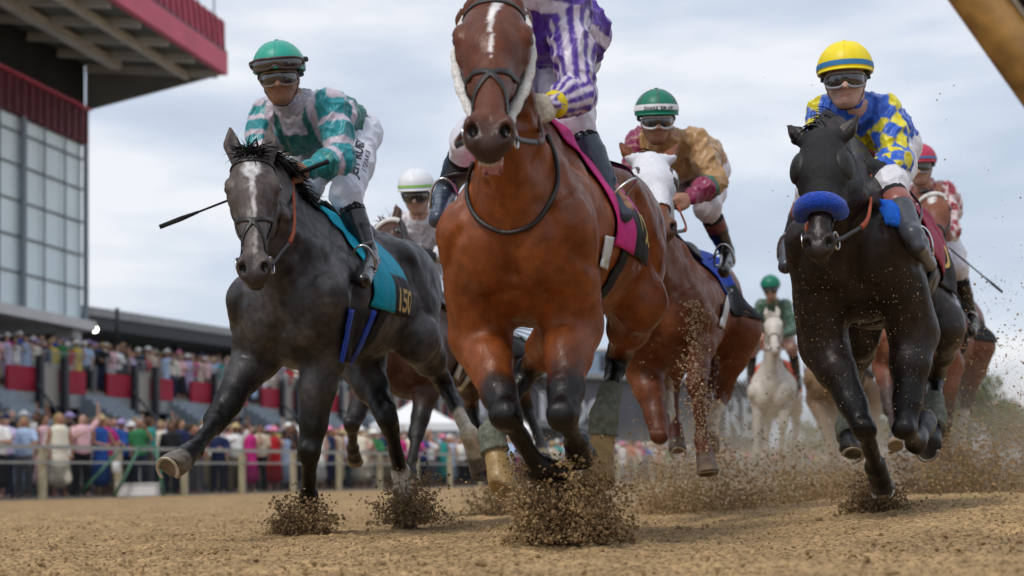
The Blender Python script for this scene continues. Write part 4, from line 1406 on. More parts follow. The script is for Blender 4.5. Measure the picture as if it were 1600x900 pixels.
dark = build_horse(dict(
    label='near black horse in a black blinker hood and blue fleece noseband', s=1.05, slim=.88, hs=.90, vox=.012, dz=-.07, z=.07,
    tilt=.13, chest=(1336, 6.35), rump=(1446, 8.85), poll=(1283, 206), headx=1.05, muzzle=(1277, 386), mnear=1, face=(1, .06, .05),
    ears=((-.10, .125, -.05), (-.10, .125, -.03)), hair=('black', (.012, .011, .012)), forelock=0, mane=-1, seed=6, taillen=.4, tail=(-.4, 0, -1),
    FR=dict(el=(1288, 540), j=[(1350, 668, 1), (1368, 728, -1), (1379, 768, -1)]),
    FL=dict(el=(1428, 520), j=[(1413, 668, 1), (1432, 690, -1), (1444, 660, -1)]),
    HR=dict(el=(1340, 520), j=[(1330, 590, -1), (1324, 668, 1), (1332, 712, 1)]),
    HL=dict(el=(1470, 510), j=[(1460, 590, -1), (1460, 652, 1), (1450, 706, 1)]),
    col=dict(base=(.013, .0088, .0078), mottle=(.034, .021, .017), mamt=.65, points=(.004, .0036, .004), muzzle=(.03, .021, .018), mzamt=.7, headcol=(.018, .011, .01), hoof=(.03, .027, .026),
             mat=('near_black_coat', .38, .35, 30))))
chest = build_horse(dict(
    label='chestnut horse in a white blinker hood, just behind the leading bay', s=1.03, vox=.0135, dz=-.05, z=.06,
    chest=(1030, 8.1), rump=(1118, 10.1), poll=(1018, 240), headx=1.0, muzzle=(1040, 355), mnear=1, face=(1, .38, .25),
    ears=((-.10, .13, .0), (-.10, .14, .0)), hair=('red', (.10, .035, .015)), forelock=0, mane=-1, seed=7, tail=(-.4, 0, -1),
    FR=dict(el=(1008, 580), j=[(1031, 680, 1), (1042, 645, -1), (1037, 600, -1)]),
    FL=dict(el=(1098, 520), j=[(1089, 600, 1), (1098, 690, 1), (1106, 738, 1)]),
    HR=dict(el=(1052, 540), j=[(1048, 610, -1), (1055, 670, 1), (1060, 710, 1)]),
    HL=dict(el=(1160, 515), j=[(1128, 618, -1), (1112, 665, 1), (1108, 700, 1)]),
    col=dict(base=(.17, .050, .018), mottle=(.10, .030, .011), mamt=.5, points=(.10, .028, .012), muzzle=(.10, .05, .035), hoof=(.10, .07, .05),
             sock=dict(FR=(1.75, (.5, .44, .36)), HL=(1.35, (.42, .34, .24))), hoofs=dict(FR=(.32, .2, .09), HL=(.16, .11, .07)), mat=('chestnut_coat', .40, .24, 26))))
bay2 = build_horse(dict(
    label='brown horse running half hidden behind the dark grey horse', s=1.03, vox=.0145, dz=-.05,
    chest=(628, 9.7), rump=(752, 11.8), poll=(598, 348), headx=1.0, muzzle=(585, 440), mnear=1, face=(1, -.5, .0),
    ears=((-.15, .06, -.03), (-.15, .06, -.03)), hair=('black', (.012, .011, .012)), forelock=30, mane=1, seed=8, tail=(-.2, .9, -.25),
    FR=dict(el=(576, 600), j=[(550, 662, 1), (551, 700, -1), (556, 728, -1)]),
    FL=dict(el=(672, 590), j=[(651, 678, 1), (641, 738, 1), (640, 775, 1)]),
    HR=dict(el=(735, 580), j=[(738, 640, -1), (752, 690, 1), (756, 716, 1)]),
    HL=dict(el=(800, 560), j=[(824, 640, -1), (846, 695, 1), (850, 720, 1)]),
    col=dict(base=(.060, .024, .014), mottle=(.038, .015, .010), mamt=.5, points=(.012, .010, .009), hoof=(.16, .12, .07), mat=('brown_coat', .45, .14, 9))))
maro = build_horse(dict(
    label='reddish bay horse half hidden behind the near black horse at the right', s=1.04, vox=.0155, dz=-.05, z=.08,
    chest=(1430, 10.6), rump=(1500, 12.3), poll=(1456, 300), headx=.95, muzzle=(1460, 392), mnear=1, face=(1, 0, .1),
    ears=((-.13, .09, -.03), (-.13, .09, -.03)), hair=('black', (.012, .011, .012)), forelock=20, mane=-1, seed=9, tail=(-.4, 0, -1),
    FR=dict(el=(1386, 570), j=[(1392, 640, 1), (1398, 680, 1), (1400, 700, 1)]),
    FL=dict(el=(1482, 570), j=[(1476, 665, 1), (1478, 705, -1), (1480, 720, -1)]),
    HR=dict(el=(1440, 570), j=[(1440, 620, -1), (1438, 680, 1), (1442, 712, 1)]),
    HL=dict(el=(1530, 540), j=[(1512, 628, -1), (1500, 680, 1), (1502, 722, 1)]),
    col=dict(base=(.19, .065, .035), mottle=(.13, .042, .024), mamt=.5, points=(.04, .022, .018), muzzle=(.08, .05, .04), hoof=(.2, .15, .09), blaze=[(.05, .12, 0, 0, .03, .02, (.6, .58, .56))],
             sock=dict(HL=(1.3, (.5, .45, .38))), mat=('red_bay_coat', .45, .14, 9))))
white = build_horse(dict(
    label='white horse far behind, coming straight on between the chestnut and the near black horse', s=1.05, vox=.018, dz=-.02, z=.1,
    chest=(1205, 18.2), rump=(1218, 20.3), poll=(1207, 490), headx=.9, muzzle=(1210, 545), mnear=1, face=(1, 0, 0),
    ears=((-.16, .06, -.02), (-.16, .06, -.02)), hair=('white', (.45, .42, .38)), forelock=10, mane=-1, seed=10, tail=(-.6, .0, -.4),
    FR=dict(el=(1186, 620), j=[(1183, 668, 1), (1181, 705, 1), (1181, 722, 1)]),
    FL=dict(el=(1228, 620), j=[(1224, 664, 1), (1220, 702, -1), (1222, 720, -1)]),
    HR=dict(el=(1192, 620), j=[(1200, 660, -1), (1198, 700, 1), (1200, 716, 1)]),
    HL=dict(el=(1240, 620), j=[(1246, 665, -1), (1240, 700, 1), (1242, 716, 1)]),
    col=dict(base=(.50, .46, .41), mottle=(.40, .36, .31), mamt=.6, points=(.34, .30, .26), muzzle=(.30, .26, .24), mzamt=.5, hoof=(.2, .16, .12), mat=('white_coat', .6, .12, 9))))
far = build_horse(dict(
    label='dusty tan horse far behind, seen between the white horse and the near black horse', s=1.05, vox=.018, dz=-.02, z=.1,
    chest=(1300, 15.6), rump=(1330, 17.7), poll=(1278, 452), headx=.9, muzzle=(1282, 522), mnear=1, face=(1, -.1, 0),
    ears=((-.16, .06, -.02), (-.16, .06, -.02)), hair=('red', (.10, .035, .015)), forelock=10, mane=-1, seed=11, tail=(-.6, .0, -.4),
    FR=dict(el=(1276, 625), j=[(1292, 680, 1), (1300, 715, 1), (1301, 730, 1)]),
    FL=dict(el=(1330, 620), j=[(1332, 672, 1), (1328, 700, -1), (1330, 715, -1)]),
    HR=dict(el=(1300, 620), j=[(1306, 664, -1), (1304, 705, 1), (1306, 722, 1)]),
    HL=dict(el=(1360, 615), j=[(1368, 668, -1), (1362, 705, 1), (1364, 722, 1)]),
    col=dict(base=(.20, .125, .07), mottle=(.15, .09, .05), mamt=.6, points=(.14, .09, .055), hoof=(.12, .09, .06), mat=('tan_coat', .6, .12, 9))))


# ---- silk patterns: f(vertices, bone label, t along bone, joints, normals)
def base_col(lab, c): return np.tile(np.array(c, float), (len(lab), 1))


def bone_angle(v, a, b, ref):
    ax = nrmz(b - a); u = nrmz(np.cross(ax, ref)); w_ = np.cross(ax, u); d = v - a
    return np.arctan2(d @ w_, d @ u)


def silk_teal(v, lab, tt, J, n):
    dk, te, li = (.003, .12, .10), (.0, .22, .26), (.50, .44, .52)
    c = base_col(lab, dk)
    arm = lab >= 2; up = (lab == 2) | (lab == 4); lo = (lab == 3) | (lab == 5)
    ph = tt * 3.1 + .1 * np.sin(bone_angle(v, J['shL'], J['elL'], np.array([1.0, 0, 0])))
    c[up] = te; c[up & ((ph % 1.25) > .85)] = li
    c[lo] = te; c[lo & (tt > .10) & (tt < .24)] = li
    c[lo & (tt > .34) & (tt < .42)] = (.0, .16, .15)
    # chevrons over the shoulders and a light wedge at the throat
    mid = J['chest'] * .5 + J['neck'] * .5
    y = np.abs((v - mid)[:, 1]); z = (v - mid)[:, 2] + .5 * (v - mid)[:, 0] * 0
    s_ = z + .9 * y
    t_ = ~arm
    c[t_ & (y < .055 + .35 * np.maximum(0, z + .06)) & (z < .09) & (z > -.10) & (v[:, 0] > mid[0] - .05)] = li
    c[t_ & (y > .085) & (y < .125)] = li
    c[t_ & (y >= .125)] = te
    c[t_ & (v[:, 0] < J['belly'][0] + .02)] = dk
    c[t_ & (v[:, 0] < J['belly'][0] + .09) & (v[:, 0] > J['belly'][0] + .03)] = li
    return c


def silk_purple(v, lab, tt, J, n):
    pu, wh = (.060, .008, .27), (.58, .53, .66)
    c = base_col(lab, pu)
    for i, (a, b) in ((2, ('shL', 'elL')), (3, ('elL', 'haL')), (4, ('shR', 'elR')), (5, ('elR', 'haR'))):
        an = bone_angle(v, J[a], J[b], np.array([0, 0, 1.0]) if i in (2, 4) else np.array([1.0, 0, .3])); m = lab == i
        c[m & (((an / (2 * math.pi) * 9 + .2) % 1) > .52)] = wh
        if i in (2, 4): c[m & (tt < .12)] = pu
    tor = lab < 2; z = v[:, 2] - J['chest'][2]; x = v[:, 0] - J['chest'][0]
    c[tor & (np.abs(z - .03 + .25 * v[:, 1]) < .022)] = wh
    return c


def silk_gold(v, lab, tt, J, n):
    go, ma, gr = (.36, .20, .075), (.20, .005, .055), (.0, .10, .06)
    c = base_col(lab, go)
    c[(lab == 3) & (tt > .25)] = ma; c[(lab == 3) & (tt > .18) & (tt < .27)] = gr
    c[(lab == 4) | (lab == 5)] = ma; c[(lab == 5) & (tt > .5)] = ma
    m = ((lab == 4)) & (np.abs((tt * 4) % 1 - .5) < .07); c[m] = (.35, .22, .12)
    return c


def silk_blue(v, lab, tt, J, n):
    bl, ye = (.008, .09, .52), (.70, .62, .01)
    c = base_col(lab, bl)
    for i, (a, b) in ((2, ('shL', 'elL')), (3, ('elL', 'haL')), (4, ('shR', 'elR')), (5, ('elR', 'haR'))):
        an = bone_angle(v, J[a], J[b], np.array([0, 0, 1.0])) / (2 * math.pi) * 5
        g = tt * (2.6 if i in (2, 4) else 2.4) + (0 if i in (2, 4) else .6); m = (lab == i)
        dia = (np.floor(g + an) + np.floor(g - an)) % 2 > .5
        c[m & dia & ~((i in (3, 5)) & (tt > .55))] = ye
    # star on the chest
    ce = J['chest'] * .75 + J['neck'] * .25 + np.array([.05, .03, -.12]); d = v - ce; a = np.arctan2(d[:, 2] + d[:, 0] * .35, d[:, 1]); r_ = np.hypot(d[:, 2] + d[:, 0] * .35, d[:, 1])
    k = (a / (2 * math.pi) * 5 + .25) % 1; k = np.abs(k - .5) * 2
    star = r_ < .045 + .09 * k ** 1.8
    c[(lab < 2) & star & (n[:, 0] > .0)] = ye
    return c


def silk_check(v, lab, tt, J, n):
    wh, ma = (.62, .52, .54), (.26, .012, .03)
    c = base_col(lab, wh)
    for i, (a, b) in ((2, ('shL', 'elL')), (3, ('elL', 'haL')), (4, ('shR', 'elR')), (5, ('elR', 'haR'))):
        an = bone_angle(v, J[a], J[b], np.array([0, 0, 1.0])) / (2 * math.pi) * 8
        g = tt * 5; m = (lab == i); c[m & ((np.floor(g) + np.floor(an)) % 2 > .5)] = ma
    g = np.floor(v[:, 2] / .055) + np.floor(v[:, 1] / .055) + np.floor(v[:, 0] / .055)
    c[(lab < 2) & (g % 2 > .5)] = ma
    return c


def silk_white(v, lab, tt, J, n):
    c = base_col(lab, (.62, .60, .66)); c[(lab == 3) | (lab == 5)] = (.68, .68, .70)
    return c


silk_green = lambda v, lab, tt, J, n: base_col(lab, (.035, .085, .055))
M_TEAL = mat('teal_helmet_cover', (.0, .30, .22), .42, .4, .05, 20, sheen=.3)
M_PURPLE = mat('purple_helmet_cover', (.075, .018, .27), .42, .4, .05, 20)
M_GREEN = mat('green_helmet_cover', (.0, .15, .09), .42, .4, .05, 20)
M_MAROONS = mat('maroon_trim', (.22, .01, .05), .5, .4, .05, 20)
M_YELLOW = mat('yellow_helmet_cover', (.80, .64, .01), .42, .4, .05, 20)
M_BLUEBAND = mat('blue_trim', (.03, .18, .40), .5, .4, .05, 20)
M_PINKH = mat('crimson_helmet_cover', (.42, .03, .08), .42, .4, .05, 20)
M_WHITEH = mat('white_helmet_cover', (.68, .70, .74), .42, .4, .05, 20)
M_LIME = mat('lime_trim', (.25, .55, .08), .5, .4, .05, 20)
M_GLOVEB = mat('black_glove', (.015, .015, .016), .6, .3, .2, 60)
M_GLOVEW = mat('tan_glove', (.48, .42, .34), .7, .3, .2, 60, .5)
M_YCUFF = mat('yellow_cuff', (.70, .55, .02), .6, .3, .08, 60)
M_INK = mat('black_ink', (.012, .012, .02), .6, .3, .05, 60)
M_FLEECEBLUE = mat('blue_fleece', (.008, .055, .42), .95, .1, .25, 70, 1.0, 140, sheen=.3)
M_HOODB = mat('black_mesh_hood', (.009, .008, .009), .6, .35, .3, 60, .6, 200)
M_HOODW = mat('white_hood', (.64, .65, .70), .8, .2, .08, 60, .4, 120)
M_TOWELB = mat('blue_towel', (.01, .10, .50), .8, .2, .15, 40, .6, 60)
M_TAN = mat('tan_pad', (.50, .36, .18), .75, .2, .1, 40, .4, 60)


def ride(h, sp):
    r = build_rider(h, sp)
    J = h.rider_J
    stirrups(h, {1: (J['anL'], J['toL']), -1: (J['anR'], J['toR'])})
    return J


def hands_of(J):
    return {1: J['haL'] + np.array([.01, -.01, -.02]), -1: J['haR'] + np.array([.01, .01, -.02])}


# grey horse, teal jockey
saddle(gray, (.0, .34, .50), '150', None, M_BLACKCLOTH, x0=.42, x1=-.14, lower=74, lowu=.42, ang=110, numat=(-.05, 1.13))
J = ride(gray, dict(label='jockey in teal, green and lilac silks and teal helmet, white breeches lettered down the thigh', vox=.0065, skin=(.30, .15, .095), stubble=.8,
    silks=silk_teal, helmet=M_TEAL, spare=True, seammat=M_TEAL, gogglemat=mat('tan_goggle_frame', (.20, .15, .12), .3), breeches=(.62, .64, .74), scarf=mat('grey_scarf', (.35, .33, .38), .8, noise=.4, nscale=60),
    look=(1, .28, -.25), up=(.1, -.05, 1),
    px=dict(head=(438, 124), neck=(465, 166), shL=(518, 166), shR=(418, 180), elL=(532, 250), elR=(405, 232), haL=(462, 272), haR=(432, 290), chest=(468, 195), belly=(508, 188), pelvis=(545, 205), hipL=(560, 212), hipR=(500, 225),
            knL=(542, 305), knR=(478, 292), anL=(574, 392), toL=(562, 428, .1))))
R0 = gray.rider_root
bridle(gray, 'eight', hands=hands_of(J), reinm=M_RUBBER)
th = gray.rJ; bvb = None
mid = th['hipL'] * .45 + th['knL'] * .55
axd = nrmz(th['hipL'] - th['knL']); outw = nrmz(gray.l(CAM) - (th['pelvis'] + J['pelvis']))
for o in R0.children:
    if o.name.startswith('breeches'):
        vv = np.empty(len(o.data.vertices) * 3); o.data.vertices.foreach_get('co', vv); qq = np.array([p.vertices[:] for p in o.data.polygons]); bvb = bvh_of(vv.reshape(-1, 3), qq); bro = o
def on_breeches(px, py):
    o_ = gray.l(CAM); d_ = nrmz(ray(px, py) @ gray.R.T); off_ = J['pelvis']
    r_ = bvb.ray_cast(Vector(o_ - off_), Vector(d_), 60)
    return None if r_[0] is None else (np.array(r_[0]), np.array(r_[1]))
pa, pb, pc = on_breeches(553, 272), on_breeches(564, 222), on_breeches(566, 255)
if pa and pb:
    c_ = (pa[0] + pb[0]) / 2; rt = nrmz(pb[0] - pa[0]); upv = nrmz(np.cross(nrmz(gray.l(CAM) - J['pelvis'] - c_), rt))
    upv = upv if (gray.R.T @ upv)[0] < 0 else -upv
    text_on('lettering', 'JEFF RUBY', bvb, c_, rt, upv, .062, M_INK, bro, .003, shear=.15, bold=.0012)
    text_on('lettering', 'STEAKS', bvb, c_ - upv * .045, rt, upv, .030, M_INK, bro, .003, bold=.0004, space=1.5)
whip(gray, J['haL'], gray.R @ nrmz(P(276, 373, depth(gray.w(J['haL'])) - .15) - P(462, 300, depth(gray.w(J['haL'])))), .54, 'black riding whip held by the teal jockey, pointing to the left')
# bay horse, purple jockey
saddle(bay, (.55, .03, .22), '150', None, M_BLACKCLOTH, x0=.44, x1=-.14, lower=76, lowu=.40, ang=110, numat=(-.10, 1.18))
J = ride(bay, dict(label='jockey in purple and white striped silks, head above the picture, riding the leading bay', vox=.0065, skin=(.34, .18, .12), silks=silk_purple, helmet=M_PURPLE, glove=M_GLOVEW, wristband=M_YCUFF,
    breeches=(.60, .60, .70), look=(1, -.1, -.2), bootmat=mat('navy_boot', (.03, .045, .075), .35, .5, .2, 30, coat=.2),
    px=dict(head=(815, -75), neck=(842, -20), shL=(885, 12), shR=(790, 5), elL=(902, 148), elR=(752, 120), haL=(846, 172), haR=(740, 175), chest=(850, 40), belly=(880, 50), pelvis=(878, 88), hipL=(882, 105), hipR=(842, 105),
            knL=(898, 195), knR=(735, 225), anL=(945, 282), anR=(700, 292), toL=(985, 325, .12), toR=(690, 330, .1))))
bridle(bay, 'eight', hands=hands_of(J), reinm=M_BROWNLEATHER)
# dark horse, blue and yellow jockey
saddle(dark, (.30, .01, .05), '150', None, M_BLACKCLOTH, x0=.36, x1=-.40, lower=66, lowu=.5, ang=104, numat=(-.33, 1.24))
J = ride(dark, dict(label='jockey in royal blue silks with yellow star and diamonds, yellow helmet', vox=.007, skin=(.52, .32, .27), silks=silk_blue, helmet=M_YELLOW, band=(M_BLUEBAND, .46, .52), glove=M_GLOVEB,
    breeches=(.66, .66, .72), look=(1, .14, -.18), gogglemat=mat('clear_goggle_frame', (.25, .25, .28), .25), boottop=mat('brown_boot_top', (.28, .10, .08), .35), bootmat=mat('grey_boot', (.05, .055, .07), .35),
    px=dict(head=(1321, 128), neck=(1334, 170), shL=(1382, 176), shR=(1288, 178), elL=(1402, 250), elR=(1275, 245), haL=(1366, 268), haR=(1302, 275), chest=(1340, 200), belly=(1362, 205), pelvis=(1385, 225), hipL=(1398, 235), hipR=(1345, 235),
            knL=(1388, 290), knR=(1270, 300), anL=(1425, 365), anR=(1236, 375), toL=(1445, 400, .1), toR=(1232, 405, .1))))
bridle(dark, 'hood', hands=hands_of(J), reinm=M_RUBBER)
hood(dark, M_HOODB, cups=.03, cupm=mat('eye_cup_mesh', (.013, .011, .010), .55, .4, .3, 60), tmax=.335)
fleece_nose(dark, M_FLEECEBLUE, .375, .036)
# chestnut horse, gold jockey
saddle(chest, (.01, .06, .45), '', None, M_BLACKCLOTH, x0=.14, x1=-.36, lower=60)
J = ride(chest, dict(label='jockey in shiny gold silks with maroon cuffs and a green helmet with white lettered band', vox=.008, skin=(.34, .17, .11), silks=silk_gold, helmet=M_GREEN, seammat=M_MAROONS, band=(M_WHITE, .42, .50), bandtext='SHAKE \'EM UP',
    gogglemat=mat('white_goggle_frame', (.6, .6, .62), .3), breeches=(.66, .62, .68), look=(1, .28, -.32), boottop=M_RED,
    px=dict(head=(1026, 190), neck=(1042, 218), shL=(1088, 222), shR=(1002, 222), elL=(1118, 285), elR=(990, 270), haL=(1063, 318), haR=(1025, 320), chest=(1058, 245), belly=(1082, 245), pelvis=(1098, 262), hipL=(1108, 272), hipR=(1062, 275),
            knL=(1105, 322), knR=(1020, 325), anL=(1135, 392), toL=(1128, 415, .1))))
bridle(chest, 'hood', hands=hands_of(J), reinm=M_RUBBER)
hood(chest, M_HOODW, cups=.03, cupm=mat('eye_cup_brown', (.05, .03, .025), .4), tmax=.42)
# brown horse, white jockey
saddle(bay2, (.55, .45, .03), '5', mat('black_print', (.012, .012, .012), .6), M_BLACKCLOTH, x0=.14, x1=-.36, lower=60)
J = ride(bay2, dict(label='jockey in plain white silks and a white helmet with lime green band', vox=.009, skin=(.46, .27, .21), silks=silk_white, helmet=M_WHITEH, band=(M_LIME, .475, .515), glove=M_GLOVEB,
    breeches=(.6, .6, .66), look=(1, .12, -.35), gogglemat=mat('brown_goggle_frame', (.06, .04, .03), .3),
    px=dict(head=(651, 305), neck=(658, 338), shL=(692, 345), shR=(625, 348), elL=(706, 392), elR=(615, 392), haL=(668, 402), haR=(640, 405), chest=(668, 362), belly=(682, 365), pelvis=(695, 375))))
bridle(bay2, 'plain', hands=hands_of(J))
strap(bay2, [bay2.H(.055, .094 * q, -.05 + .05 * (1 - abs(q))) for q in (-1, -.6, 0, .6, 1)], .04, M_WHITEFLEECE, bay2.bridle, 'fleece_band', off=.012, flat=.8)
# reddish bay, checked jockey
saddle(maro, (.5, .5, .55), '', None, M_BLACKCLOTH, x0=.14, x1=-.36, lower=60)
J = ride(maro, dict(label='jockey in maroon and white checked silks with crimson helmet, behind the yellow helmeted jockey', vox=.009, skin=(.42, .25, .19), silks=silk_check, helmet=M_PINKH, band=(M_BLUEBAND, .47, .51),
    breeches=(.6, .6, .66), look=(1, .1, -.2), gogglemat=mat('clear_goggle_frame', (.25, .25, .28), .25),
    px=dict(head=(1437, 263), neck=(1446, 294), shL=(1476, 300), shR=(1412, 302), elL=(1486, 362), elR=(1405, 355), haL=(1456, 365), haR=(1425, 365), chest=(1450, 318), belly=(1462, 318), pelvis=(1470, 330))))
bridle(maro, 'plain', hands=hands_of(J))
strap(maro, [maro.H(.055, .094 * q, -.05 + .05 * (1 - abs(q))) for q in (-1, -.6, 0, .6, 1)], .035, M_WHITEFLEECE, maro.bridle, 'fleece_band', off=.012, flat=.8)
whip(maro, J['haL'], maro.R @ nrmz(P(1556, 448, depth(maro.w(J['haL'])) + .2) - maro.w(J['haL'])), .62, 'black riding whip sticking out to the right behind the near black horse')
# white horse, green jockey
saddle(white, (.6, .08, .03), '', None, M_BLACKCLOTH, x0=.14, x1=-.36, lower=100)
J = ride(white, dict(label='jockey in dark green silks and green helmet on the white horse', vox=.012, skin=(.40, .24, .18), silks=silk_green, helmet=M_GREEN,
    breeches=(.30, .16, .12), look=(1, 0, -.2), px=dict(head=(1204, 452), neck=(1207, 472), shL=(1226, 478), shR=(1190, 478))))
bridle(white, 'plain', M_BROWNLEATHER, hands=hands_of(J))
saddle(far, (.5, .1, .05), '', None, M_BLACKCLOTH, x0=.14, x1=-.36, lower=60)
J = ride(far, dict(label='jockey in dusty orange silks on the far tan horse, hidden behind the near black horse', vox=.012, skin=(.40, .24, .18), silks=lambda v, lab, tt, J, n: base_col(lab, (.35, .14, .04)), helmet=M_PINKH, breeches=(.5, .48, .45)))
bridle(far, 'plain', M_BROWNLEATHER, hands=hands_of(J))
# ---- further tack
M_WRAP = mat('olive_leg_wrap', (.13, .14, .11), .75, .2, .35, 40, .5, 60)
for h_, ks in ((bay, ('HR', 'HL')), (dark, ('HR', 'HL'))):
    for k_ in ks: wrap(h_, k_, M_WRAP)
cheek_fleece(bay, M_WHITEFLEECE)
pts = [pick(bay, *p, .008) for p in ((742, 255), (734, 285), (733, 310), (742, 334), (762, 352), (795, 363), (832, 352), (856, 326), (868, 290), (866, 250), (852, 212))]
pts = [p for p in pts if p is not None]
mb = MB(); sp_ = spline(pts, 5); mb.tube(sp_, .0085, 8); mb.build('neck_strap', M_LEATHER, bay.root, True)
M_BLUEPAD = mat('blue_pad', (.02, .16, .52), .7, .3, .1, 20, .4, 60)
patch(bay, [(851, 178), (908, 207), (897, 238), (868, 222)], M_BLUEPAD, 'front_pad', off=.035, puff=.02)
patch(bay, [(908, 209), (922, 220), (938, 290), (918, 262)], M_TAN, 'tan_pad', off=.04, puff=.01)
M_WSTRAP = mat('white_strap', (.55, .56, .54), .5, .4, .1, 20)
patch(bay, [(942, 368), (954, 370), (944, 420), (933, 416)], M_WSTRAP, 'white_strap', off=.012, n=(4, 12))
patch(dark, [(1362, 312), (1402, 326), (1408, 362), (1382, 350)], M_TOWELB, 'blue_towel', off=.03, puff=.02)
patch(chest, [(1136, 452), (1143, 454), (1128, 514), (1121, 510)], M_WSTRAP, 'white_strap', off=.012, n=(4, 12))
patch(chest, [(1066, 340), (1108, 360), (1100, 378), (1060, 352)], M_TAN, 'front_pad', off=.03, puff=.02)
patch(bay2, [(722, 548), (728, 550), (713, 592), (707, 588)], M_WSTRAP, 'white_strap', off=.012, n=(4, 12))
patch(bay2, [(735, 575), (741, 579), (722, 610), (716, 605)], M_WSTRAP, 'white_strap', off=.012, n=(4, 12))
patch(gray, [(540, 480), (546, 482), (532, 566), (527, 562)], mat('bright_blue_piping', (.01, .06, .5), .6), 'girth_piping', off=.02, n=(4, 14))
patch(gray, [(577, 484), (583, 487), (548, 566), (542, 562)], mat('bright_blue_piping', None), 'girth_piping', off=.02, n=(4, 14))
patch(gray, [(546, 480), (577, 484), (542, 564), (531, 564)], M_BLACKCLOTH, 'girth_pad', off=.014, n=(8, 14))

# ------------------------------------------------------------------ the place
HOR = lambda px: 748 - (px - 800) * math.tan(ROLL)


def gz(x, y):
    """height of the track"""
    return .09 * smoothstep(.6, 2.2, x - .12 * (y - 6)) * smoothstep(5.0, 6.6, y) 


def build_ground():
    r = np.random.RandomState(3)
    Y = [-60, -20, -6, 0, 1.5, 2.6]
    y = 3.2
    while y < 16: Y.append(y); y *= 1.0034
    while y < 60: Y.append(y); y *= 1.02
    Y += [62, 70, 90, 130, 200, 350, 700, 1500]
    Y = np.array(Y)
    u = np.concatenate([[-40, -12, -4, -1.6, -.8], np.linspace(-.42, .46, 620), [.8, 1.6, 4, 12, 40]])
    W_ = np.maximum(np.abs(Y), 3.0)
    X = u[None, :] * W_[:, None]; YY = np.repeat(Y[:, None], len(u), 1)
    p = np.stack([X.ravel(), YY.ravel(), np.zeros(X.size)], 1)
    near = smoothstep(70, 12, p[:, 1]) * smoothstep(.5, 3.0, p[:, 1]) * (np.abs(p[:, 0]) < np.maximum(p[:, 1], 3) * .6)
    d = .014 * vnoise(p, .55, 50) + .012 * vnoise(p, .16, 51) + .009 * vnoise(p, .07, 52)
    cl = np.maximum(0, vnoise(p, .035, 53) - .25); d += .018 * cl + .004 * np.abs(vnoise(p, .018, 54))
    hv = r.uniform(-1, 1, len(p)) * .0016
    pits = np.zeros(len(p))
    # hoof prints
    for _ in range(260):
        cx, cy = r.uniform(-4, 4.5), 10 ** r.uniform(.62, 1.35)
        dd = np.hypot((p[:, 0] - cx), (p[:, 1] - cy)) / .085
        m = dd < 2.2
        pits[m] += -.032 * np.exp(-dd[m] ** 2 * 1.3) + .012 * np.exp(-((dd[m] - 1.25) / .3) ** 2)
    d = (d + hv + pits) * near
    z = gz(p[:, 0], p[:, 1]) * (p[:, 1] < 80) + d
    z += np.where(p[:, 1] > 60, -.02, 0)
    p[:, 2] = z
    ny, nx = X.shape; idx = np.arange(ny * nx).reshape(ny, nx)
    q = np.stack([idx[:-1, :-1], idx[:-1, 1:], idx[1:, 1:], idx[1:, :-1]], -1).reshape(-1, 4)
    m = bpy.data.materials.new('track_sand'); m.use_nodes = True; t = m.node_tree; b = t.nodes['Principled BSDF']; l = t.links.new
    b.inputs['Roughness'].default_value = .95; b.inputs['Specular IOR Level'].default_value = .15
    tx = N(t, 'ShaderNodeTexCoord')
    n1 = N(t, 'ShaderNodeTexNoise'); n1.inputs['Scale'].default_value = 55; n1.inputs['Detail'].default_value = 6; n1.inputs['Roughness'].default_value = .7
    n2 = N(t, 'ShaderNodeTexNoise'); n2.inputs['Scale'].default_value = 2.2; n2.inputs['Detail'].default_value = 4
    l(tx.outputs['Object'], n1.inputs['Vector']); l(tx.outputs['Object'], n2.inputs['Vector'])
    r1 = N(t, 'ShaderNodeValToRGB'); e = r1.color_ramp.elements
    e[0].position = .36; e[0].color = (.085, .055, .027, 1); e[1].position = .55; e[1].color = (.44, .295, .148, 1)
    l(n1.outputs['Fac'], r1.inputs['Fac'])
    r2 = N(t, 'ShaderNodeMapRange'); r2.inputs['From Min'].default_value = .3; r2.inputs['From Max'].default_value = .7; r2.inputs['To Min'].default_value = .72; r2.inputs['To Max'].default_value = 1.15
    l(n2.outputs['Fac'], r2.inputs['Value'])
    s_ = N(t, 'ShaderNodeVectorMath', operation='SCALE'); l(r1.outputs['Color'], s_.inputs[0]); l(r2.outputs['Result'], s_.inputs['Scale']); l(s_.outputs['Vector'], b.inputs['Base Color'])
    bu = N(t, 'ShaderNodeBump'); bu.inputs['Strength'].default_value = .6; bu.inputs['Distance'].default_value = .006
    l(n1.outputs['Fac'], bu.inputs['Height']); l(bu.outputs['Normal'], b.inputs['Normal'])
    o = mesh_np('ground', p, q, m, smooth=False); tag(o, kind='structure')
    return m


M_SAND = build_ground()

# ---- distances along the track: lines X = a + .4 Y run parallel to it
def on_line(a, px):  # point on the ground line under an image column
    Y = -a * 2400.0 / (960.0 + 800 - px) if True else 0
    return np.array([a + .4 * Y, Y, 0.0])


TR = nrmz([.4, 1, 0]); AC = nrmz([-1, .4, 0])     # along the track, away from it

